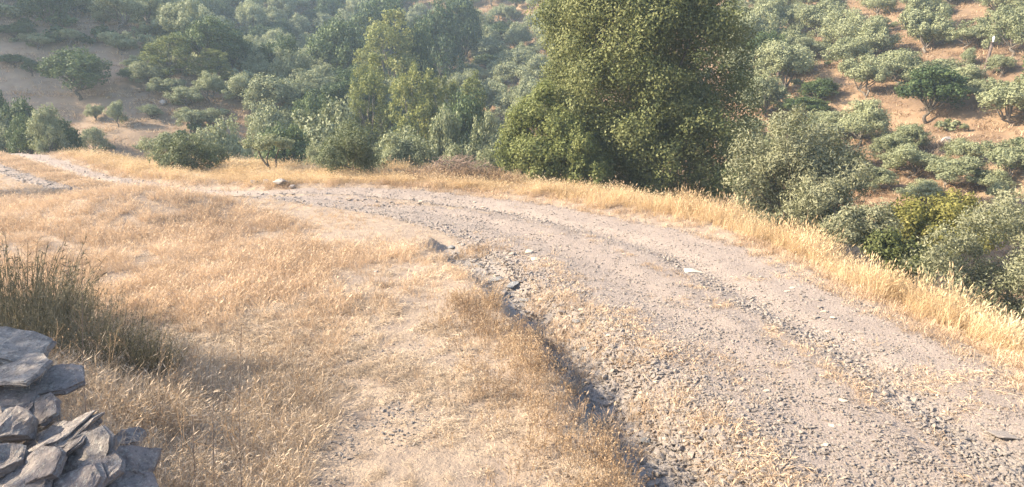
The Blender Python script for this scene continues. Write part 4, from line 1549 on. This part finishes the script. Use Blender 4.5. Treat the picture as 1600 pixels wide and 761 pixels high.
near_tree('oak_tree', 'tall dense dark green tree filling the upper middle right', 'tree', 1002, D0, big, 300000, 0.115, 0.078, M_OAK, M_DBARK, 0.26, (0.1, 0, 1.0), 1001,
          sub=16, spread=0.40, shell=(0.45, 1.1), limbs=14, bias=1.7)
lim = []
for (a, b, c, dy) in [(830, 180, 34, 0), (850, 150, 26, 0.5), (806, 215, 30, 0), (835, 235, 36, -0.8), (870, 200, 34, -0.5), (880, 245, 36, -1.0), (805, 255, 26, 0.3),
                      (850, 265, 30, -1), (915, 262, 30, -1.6), (790, 240, 18, 0.2), (900, 225, 26, -1.4)]:
    lim += pxblobs([(a, b, c, dy)], 845, 30.5)
near_tree('light_green_tree', 'light green leafy tree leaning against the left side of the tall dark tree', 'tree', 845, 30.5, lim, 34000, 0.12, 0.075, M_LIME, M_BARK, 0.12,
          (0, 0, -0.6), 1011, sub=26, spread=0.34, shell=(0.4, 1.0))
# near olive on the right
ol = []
for q in [(1205, 205, 30), (1240, 200, 34), (1175, 235, 32), (1215, 240, 40), (1270, 230, 38), (1310, 240, 30), (1165, 275, 32), (1205, 280, 40), (1250, 275, 42),
          (1295, 270, 36), (1335, 265, 28), (1160, 305, 22), (1200, 318, 36), (1245, 318, 40), (1290, 312, 36), (1330, 300, 30), (1185, 335, 26), (1225, 350, 30), (1265, 355, 30), (1300, 350, 28)]:
    ol.append(q)
near_tree('olive_tree', 'large pale olive tree just beyond the verge on the right', 'olive tree', 1240, 24, pxblobs(ol, 1240, 24, seed=1), 38000, 0.125, 0.042, M_OLIVE2, M_BARK, 0.14,
          (0, 0, -0.9), 1021, sub=40, spread=0.30, shell=(0.5, 1.1))
near_tree('olive_tree', 'low olive clump below the large pale olive, at the verge', 'olive tree', 1310, 21,
          pxblobs([(1290, 320, 30), (1320, 310, 28), (1345, 335, 30), (1300, 350, 32), (1335, 365, 32), (1365, 380, 26)], 1310, 21, seed=2), 16000, 0.11, 0.036, M_OLIVE2, M_BARK, 0.07,
          (0, 0, -0.9), 1031, sub=36, spread=0.32)
near_tree('shrub', 'yellow-green leafy shrub below the right slope', 'shrub', 1440, 22,
          pxblobs([(1390, 345, 28), (1425, 335, 30), (1465, 335, 32), (1500, 325, 26), (1410, 365, 30), (1450, 365, 34), (1490, 360, 30), (1400, 390, 28), (1440, 395, 30), (1525, 345, 20)], 1440, 22, seed=3),
          18000, 0.10, 0.07, M_YELLOW, M_BARK, 0.06, (0, 0, -1.2), 1041, sub=26, spread=0.36)
near_tree('shrub', 'dark green bush in the shade between olive clump and yellow-green shrub', 'shrub', 1385, 20,
          pxblobs([(1370, 380, 28), (1400, 395, 28), (1430, 410, 26), (1385, 415, 26)], 1385, 20, seed=4), 10000, 0.09, 0.055, M_OAK, M_DBARK, 0.05, (0, 0, -1.0), 1051, sub=24, spread=0.36)
near_tree('olive_bush', 'grey-green bush behind the golden verge at the right edge', 'bush', 1530, 16.5,
          pxblobs([(1480, 395, 34), (1525, 375, 36), (1570, 360, 38), (1610, 360, 40), (1500, 430, 38), (1545, 425, 42), (1590, 415, 44), (1640, 410, 46), (1470, 430, 26),
                   (1560, 465, 40), (1610, 470, 44), (1660, 450, 44), (1510, 460, 30), (1540, 500, 36), (1590, 515, 40), (1640, 510, 44), (1490, 470, 24)], 1530, 16.5, seed=5), 34000, 0.085, 0.03, M_OLIVE2, M_BARK, 0.07, (0, 0, -1.2), 1061, limbs=5, sub=40, spread=0.3)
near_tree('olive_bush', 'pale olive bush rising behind the right edge bush', 'bush', 1590, 24,
          pxblobs([(1570, 345, 30), (1600, 330, 32), (1635, 330, 34), (1600, 365, 30)], 1590, 24, seed=6), 9000, 0.12, 0.045, M_OLIVE2, M_BARK, 0.07, (0, 0, -1.4), 1071, sub=30, spread=0.32)
# bushes on the field
p = ground_at(305, 268)
dB = project(p)[2]
near_tree('olive_bush', 'round dense olive bush standing in the dry field', 'bush', 305, dB,
          pxblobs([(275, 235, 24), (305, 230, 24), (332, 240, 22), (285, 252, 22), (320, 254, 22), (300, 248, 24, -0.8), (265, 248, 14), (345, 250, 13), (305, 220, 13), (255, 240, 10)], 305, dB, seed=7),
          13000, 0.12, 0.045, M_BUSH, M_BARK, 0.05, (0, 0, p[2] + 0.3), 1081, base=p, sub=30, spread=0.32)
near_tree('olive_bush', 'thin olive sapling left of the round dense bush', 'bush', 250, dB + 4,
          pxblobs([(250, 222, 11), (243, 232, 11), (258, 230, 11), (248, 240, 10)], 250, dB + 4, seed=8), 1800, 0.11, 0.045, M_OLIVE, M_BARK, 0.025, (0, 0, 0.3), 1086, sub=14, spread=0.4)
p = ground_at(422, 269)
dB = project(p)[2]
t = thing('olive_tree', 'small umbrella shaped olive on a forked bare trunk in the field', 'olive tree', p)
B = [(a, b, c - p[2], d_, e, f * 0.75) for a, b, c, d_, e, f in pxblobs([(392, 224, 12, 0), (410, 219, 13, 0.3), (430, 219, 13, -0.3), (448, 224, 12, 0), (420, 225, 12, -0.5), (438, 226, 11, 0.4), (402, 227, 10, 0.4), (456, 228, 7, 0)], 422, dB)]
obj('crown', crown_mesh(1091, B, 5200, 0.11, 0.042, M_OLIVE, sub=22, spread=0.36), t)
k = dB / F
parts = []
for path, r0 in [([(2, 0, -2), (1, 0, 6), (-6, 0.0, 13), (-13, 0, 24), (-16, 0, 34)], 2.0), ([(-1, 0, 8), (-4, 0, 20), (-2, 0.1, 28), (0, 0.1, 34)], 1.2),
                 ([(6, 0, -2), (8, 0, 6), (12, 0, 12), (9, 0, 20), (13, 0, 28), (16, 0, 36)], 1.7), ([(-16, 0, 33), (-26, 0, 38)], 0.9), ([(15, 0, 34), (26, 0, 38)], 0.9)]:
    q = resample3([(a * k, b, c * k) for a, b, c in path], 10)
    parts.append(tube(q, np.linspace(r0 * k, r0 * k * 0.6, 10), 7))
v, f = join(parts)
obj('trunk', mesh_np('trunk', v, f, M_DBARK, smooth=True), t)
p = ground_at(552, 278)
dB = project(p)[2]
near_tree('olive_bush', 'upright bushy olive at the bend of the far road', 'bush', 552, dB,
          pxblobs([(550, 205, 20), (535, 222, 22), (568, 220, 22), (550, 235, 24), (530, 248, 22), (572, 246, 22), (552, 258, 24), (533, 266, 14), (572, 264, 15), (585, 235, 12), (520, 240, 12)], 552, dB, seed=9),
          15000, 0.11, 0.042, M_BUSH, M_BARK, 0.05, (0, 0, p[2] + 0.4), 1101, base=p, sub=28, spread=0.33)
# yellowish sapling, far left
p = ground_at(16, 226)
dB = project(p)[2]
near_tree('sapling', 'yellowish sapling with upright shoots at the far left edge', 'sapling', 16, dB,
          pxblobs([(5, 205, 7, 0), (4, 190, 5, 0), (3, 178, 4, 0), (18, 200, 6, 0), (21, 188, 4, 0), (31, 195, 5, 0), (34, 184, 3.5, 0), (12, 214, 9, 0), (26, 208, 7, 0)], 16, dB),
          2200, 0.11, 0.045, M_YELLOW, M_BARK, 0.03, (0, 0, p[2] + 0.25), 1111, base=p, sub=14, spread=0.4)
sh = [(rb.uniform(-1.6, 1.6), rb.uniform(-1.4, 1.4), 4.4 + rb.uniform(-1.3, 1.5), 0.8, 0.8, 0.7) for k in range(14)]  # crown of an unseen olive, put in to shade the far track
near_tree('olive_tree', 'unseen olive tree added to shade the far track, outside the left picture edge', 'olive tree', 0, 5, sh, 8000, 0.16, 0.06, M_OLIVE2, M_BARK, 0.16, (0, 0, 2.2), 1131, base=(-24.5, 25.2), sub=24, spread=0.36)
# olive added off to the left, out of view, to shade the wall
sh = [(rb.uniform(-1.5, 1.5), rb.uniform(-1.4, 1.3), 4.9 + rb.uniform(-1.2, 1.1), 0.7, 0.7, 0.6) for k in range(16)]
near_tree('olive_tree', 'unseen olive tree added to shade the wall, outside the left picture edge', 'olive tree', 0, 5, sh, 11000, 0.13, 0.05, M_OLIVE2, M_BARK, 0.16, (0, 0, 3.2), 1121, base=(-9.6, 3.9), sub=30, spread=0.36)
sh = [(rb.uniform(-1.5, 1.5), rb.uniform(-1.6, 1.6), 4.5 + rb.uniform(-1.1, 1.1), 0.7, 0.7, 0.6) for k in range(15)]  # second unseen olive, added to shade the ground round the shrubs
near_tree('olive_tree', 'unseen olive tree added to shade the green shrubs, outside the left picture edge', 'olive tree', 0, 5, sh, 10000, 0.13, 0.05, M_OLIVE2, M_BARK, 0.15, (0, 0, 2.8), 1141, base=(-13.2, 7.9), sub=30, spread=0.36)


# ------------------------------------------------------------------ green stiff-stemmed shrubs behind the wall
def broom_mesh(seed, n, rad, h0, h1):
    r = np.random.default_rng(seed)
    a = r.uniform(0, 6.283, n)
    rr = rad * np.sqrt(r.uniform(0, 1, n))
    base = np.stack([rr * np.cos(a) * 0.6, rr * np.sin(a) * 0.6, np.full(n, -0.05)], 1)
    ln = np.abs(r.normal(0.42, 0.25, n))
    la = a + r.normal(0, 0.6, n)
    d = unit(np.stack([np.cos(la) * ln, np.sin(la) * ln, np.ones(n)], 1))
    h = h0 * 0.6 + (h1 - h0 * 0.6) * r.uniform(0, 1, n) ** 1.3
    tip = base + d * h[:, None]
    sa = r.uniform(0, np.pi, n)
    w = np.stack([np.cos(sa), np.sin(sa), np.zeros(n)], 1) * 0.0028
    v = [np.stack([base - w, base + w, tip + w * 0.5, tip - w * 0.5], 1).reshape(-1, 3)]
    f = [np.arange(n)[:, None] * 4 + np.array([[0, 1, 2, 3]])]
    t = [np.repeat(r.uniform(0.2, 0.7, n), 4)]
    m = 13
    u = r.uniform(0.25, 1.0, (n, m))
    c = base[:, None] + (tip - base)[:, None] * u[..., None]
    q = unit(d[:, None] * 1.0 + r.normal(0, 0.75, (n, m, 3)))
    ll = r.uniform(0.025, 0.055, (n, m))[..., None]
    s = unit(np.cross(q, r.normal(0, 1, (n, m, 3)))) * 0.0032
    lv = np.stack([c - s * 0.3, c + q * ll * 0.5 + s, c + q * ll, c + q * ll * 0.5 - s], 2).reshape(-1, 3)
    v.append(lv)
    f.append(np.arange(n * m)[:, None] * 4 + np.array([[0, 1, 2, 3]]) + n * 4)
    t.append(np.repeat(np.clip(r.normal(0.45, 0.2, n * m), 0, 1), 4))
    return mesh_np('stems', np.concatenate(v), np.concatenate(f), M_BROOM, tint=np.concatenate(t))


BROOM = [broom_mesh(1200 + i, 420, 0.50, 0.30, 0.75) for i in range(4)]
for i, (px, py, top, lab) in enumerate([
        (6, 540, 362, 'tallest dark green stiff shrub at the left picture edge'), (52, 545, 392, 'dark green stiff shrub second from the left edge'),
        (20, 575, 430, 'dark green stiff shrub right behind the top slab of the wall'), (104, 560, 436, 'green stiff shrub above the slab jutting from the wall'),
        (148, 575, 462, 'green stiff shrub in the middle of the shrub row'), (196, 588, 486, 'thin green stiff shrub right of the row middle'),
        (240, 592, 512, 'last small green stiff shrub at the right end of the row'), (98, 512, 424, 'low green shrub at the back of the shrub row'),
        (30, 595, 0, 'little green plant growing between the wall slabs')]):
    if top:
        pt = ground_at(px, py)
        sx = (py - top) / F * project(pt)[2] / 0.68
    else:
        pt = EYE + ray(px, py) * 4.6
        sx = 0.2
    o = thing('stiff_shrub', lab, 'shrub', pt, 'green shrubs behind the stone wall')
    o.scale = (sx * 0.9, sx * 0.9, sx)
    o.rotation_euler = (0, 0, i * 1.1)
    obj('stems', BROOM[i % 4], o)

# dry stalks standing up in front of the field
for i, (px, py, dp, hpx, lab) in enumerate([(290, 712, 4.6, 66, 'dry stalk with a pale seed head near the wall end'), (322, 690, 5.2, 120, 'tall thin dry stalk right of the seed head stalk'),
                                            (365, 640, 6.0, 140, 'tallest thin dry stalk in the lower field grass'), (110, 500, 5.6, 110, 'thin bare stalk leaning over the green shrubs')]):
    pt = EYE + ray(px, py) * dp
    x, y = pt[0], pt[1]
    z = hz(x, y)
    h = hpx / F * dp + max(0, pt[2] - z)
    parts = [tube(resample3([(0, 0, -0.05), (0.02, 0, h * 0.5), (0.06 + 0.03 * i, 0.02, h)], 8), np.linspace(0.0035, 0.0018, 8), 5)]
    rs = random.Random(i)
    for k in range(5 + i):
        zz = h * rs.uniform(0.45, 0.98)
        x0 = 0.06 * zz / h
        parts.append(tube(resample3([(x0, 0, zz), (x0 + rs.uniform(-0.07, 0.07), rs.uniform(-0.05, 0.05), zz + 0.05), (x0 + rs.uniform(-0.1, 0.1), rs.uniform(-0.07, 0.07), zz + rs.uniform(0.07, 0.13))], 4), np.linspace(0.0016, 0.0012, 4), 4))
    v, f = join(parts)
    o = obj('dry_stalk', mesh_np('dry_stalk', v, f, M_TWIG, smooth=True))
    o.location = (x, y, z)
    tag(o, lab, 'dry stalk', 'dry stalks in the foreground')
    if i == 0:
        hm = rock_mesh('seed_head', 5, M_MATTED, 0.5, 12, 1.6)
        hh = obj('seed_head', hm, o)
        hh.location = (0.07, 0.02, h)
        hh.scale = (0.05, 0.02, 0.03)

# ------------------------------------------------------------------ brush pile at the bend
p = ground_at(715, 284)
bp = thing('brush_pile', 'heap of dry brown cut branches beside the far bend of the road', 'brush pile', p)
r = np.random.default_rng(31)
kk = project(p)[2] / F
parts = []
for i in range(620):
    cx, cy = r.normal(0, 34) * kk, r.normal(0, 0.5)
    cx = np.clip(cx, -75 * kk, 80 * kk)
    hh = max(0.1, (1 - (cx / (85 * kk)) ** 2)) * 1.05
    c = np.array([cx, cy, r.uniform(0, hh)])
    a = r.uniform(0, 6.28)
    d = unit(np.array([[math.cos(a), math.sin(a) * 0.7, r.normal(0.45, 0.6)]]))[0] * r.uniform(0.25, 0.75)
    parts.append(tube(resample3([c - d * 0.5, c + r.normal(0, 0.05, 3), c + d * 0.5], 5), np.linspace(0.011, 0.004, 5) * r.uniform(0.6, 1.4), 4))
v, f = join(parts)
o = obj('twigs', mesh_np('twigs', v, f, M_TWIG, smooth=True), bp)
o['kind'] = 'stuff'
for path in ([(-60, -14, 0), (-50, -14, 12), (-38, -14, 16), (-26, -14, 10)], [(-66, -14, -2), (-56, -14, 6), (-44, -14, 10), (-30, -14, 4)], [(-30, 0, 10), (-20, 0, 26), (-12, 0, 34), (2, 0, 40)], [(-26, 0, 8), (-24, 0, 26), (-25, 0, 40)]):
    q = resample3([(a * kk, b * kk, c * kk) for a, b, c in path], 10)
    v, f = tube(q, np.linspace(0.025, 0.010, 10), 6)
    obj('branch', mesh_np('branch', v, f, M_TWIG, smooth=True), bp)
# weeds over it
n = 420
wx = p[0] + r.normal(20, 48, n) * kk
wy = p[1] + r.normal(-0.1, 0.7, n)
sc_ = r.uniform(0.9, 1.7, n)
t, a, s, dl = masks(wx, wy)
ok = t > 1.04
wx, wy, sc_ = wx[ok], wy[ok], sc_[ok]
n = len(wx)
scatter('brush_weeds', 'brown dry weeds growing through and around the brush pile', np.stack([wx, wy, height(wx, wy)], 1), rots(n, r, 0.12), np.stack([sc_ * 1.3, sc_ * 1.3, sc_], 1),
        r.integers(0, 3, n), [weeds(460 + i, 9, 0.2, 0.25, 0.5, M_WEED, width=0.005) for i in range(3)])

# ------------------------------------------------------------------ hillside tufts and scrub (nobody could count them)
r = np.random.default_rng(41)
x = r.uniform(-130, 110, 60000)
y = r.uniform(28, 170, 60000)
b_, s_, _ = pdist(x, y, bench)
px_, py_, _ = project(np.stack([x, y, height(x, y)], 1))
keep = (b_ * s_ > 0.8) & (px_ > -150) & (px_ < 1750) & (py_ > -80)
x, y = x[keep], y[keep]
n = len(x)
HT = [blades(800 + i, 40, 0.4, 0.12, 0.4, 0.012, 0.5, 0.8, 0, m=M_HILLGRASS) for i in range(3)]
sc_ = r.uniform(0.6, 1.4, n)
scatter('hillside_grass', 'tufts of dry grass over the far hillsides', np.stack([x, y, height(x, y)], 1), rots(n, r), np.stack([sc_ * 1.4, sc_ * 1.4, sc_], 1), np.where(r.uniform(0, 1, n) < 0.25 + 0.7 * np.exp(-((x + 46) / 20) ** 2 - ((y - 66) / 14) ** 2), r.integers(3, 6, n), r.integers(0, 3, n)), HT + [blades(810 + i, 40, 0.4, 0.15, 0.45, 0.012, 0.5, 0.8, 0, m=M_STRAW) for i in range(3)])
x = r.uniform(-140, 110, 9000)
y = r.uniform(30, 190, 9000)
b_, s_, _ = pdist(x, y, bench)
g_ = fbm(x * 0.08, y * 0.08, 77)
qx, qy, _ = project(np.stack([x, y, height(x, y)], 1))
lh_ = sstep(720, 560, qx) * (1 - sstep(62 - 20, 62 + 20, qy - 0.25 * qx) * (qx < 400))
keep = (b_ * s_ > 3) & (g_ > 0.06 - 0.3 * lh_) & (r.uniform(0, 1, len(x)) < 0.55 + 0.3 * lh_) & ~((qx > 670) & (qx < 770) & (qy < 70))
lhk = lh_[keep]
x, y = x[keep], y[keep]
n = len(x)
sb = blob_set(900, 7, 0.3, 0.15, 0.45, 0.16, 0.24, 0.5)
SC = [crown_mesh(960 + i, blob_set(900 + i, 7, 0.3, 0.15, 0.45, 0.16, 0.24, 0.5), 500, 0.14, 0.08, M_OLIVE if i else M_DEEP, 8, 0.4) for i in range(3)]
sc_ = r.uniform(0.5, 1.7, n) * (1 + 0.9 * lhk)
scatter('scrub', 'low grey-green scrub on the far hillsides', np.stack([x, y, height(x, y)], 1), rots(n, r), np.stack([sc_ * 1.2, sc_ * 1.2, sc_], 1), r.integers(0, 3, n), SC)

# ------------------------------------------------------------------ poles on the hillside
M_POLE = bark_mat('weathered_pole', (0.07, 0.05, 0.04), (0.14, 0.10, 0.08))
M_WHITE = stone_mat('white_porcelain', [(0.7, 0.7, 0.68), (0.78, 0.78, 0.76), (0.85, 0.85, 0.82), (0.8, 0.8, 0.78)], 3)


def pole(px, base, tx, top, label, cap=True):
    p = ground_at(px, base)
    zc = project(p)[2]
    k = zc / F
    h = (base - top) * k
    lean = (tx - px) * k
    t = thing('utility_pole', label, 'pole', p, 'leaning wooden poles on the hillsides')
    v, f = tube([(0, 0, -0.3), (lean * 0.5, 0, h * 0.5), (lean, 0, h)], [0.13, 0.115, 0.10], 10)
    v = np.concatenate([v, [[lean, 0, h + 0.02]]])
    kx = len(v) - 1
    obj('post', mesh_np('post', v, [f, np.array([[20 + i, 20 + (i + 1) % 10, kx] for i in range(10)])], M_POLE, smooth=False), t)
    if cap:
        v, f = tube([(lean - 0.05, -0.12, h - 0.05), (lean - 0.05, -0.12, h + 0.12), (lean - 0.05, -0.12, h + 0.28), (lean - 0.05, -0.12, h + 0.36)], [0.04, 0.075, 0.075, 0.04], 8)
        obj('insulator', mesh_np('insulator', v, f, M_WHITE, smooth=True), t)
        v, f = tube([(lean - 0.3, -0.09, h - 0.12), (lean + 0.3, -0.09, h - 0.12)], [0.04, 0.04], 6)
        obj('crossbar', mesh_np('crossbar', v, f, M_POLE), t)


pole(1207, 160, 1218, 80, 'left leaning wooden pole among the olives beside the tall dark tree')
pole(1533, 128, 1543, 66, 'right leaning wooden pole with white top on the open red terrace')
pole(188, 42, 181, -8, 'thin dark pole on the hazy left hillside', False)

# ------------------------------------------------------------------ haze
bm = bmesh.new()
bmesh.ops.create_cube(bm, size=1.0)
me = bpy.data.meshes.new('haze')
bm.to_mesh(me)
bm.free()
zmin, zmax = float(Z.min()) - 1.0, max(float(Z.max()) + 9, 20)
hzo = obj('haze', me)
hzo.location = (0, 120, (zmin + zmax) / 2)
hzo.scale = (530, 370, zmax - zmin)
hm, nt, out = mat('haze_air')
pv = nt.nodes.new('ShaderNodeVolumePrincipled')
pv.inputs['Color'].default_value = (0.64, 0.83, 1.0, 1)
pv.inputs['Density'].default_value = HAZE_DENSITY
pv.inputs['Anisotropy'].default_value = 0.2
nt.links.new(pv.outputs[0], out.inputs['Volume'])
me.materials.append(hm)
tag(hzo, 'pale afternoon haze in the valley air', None, None, 'stuff')
print('ground z', zmin, zmax, 'objects', len(sc.objects))
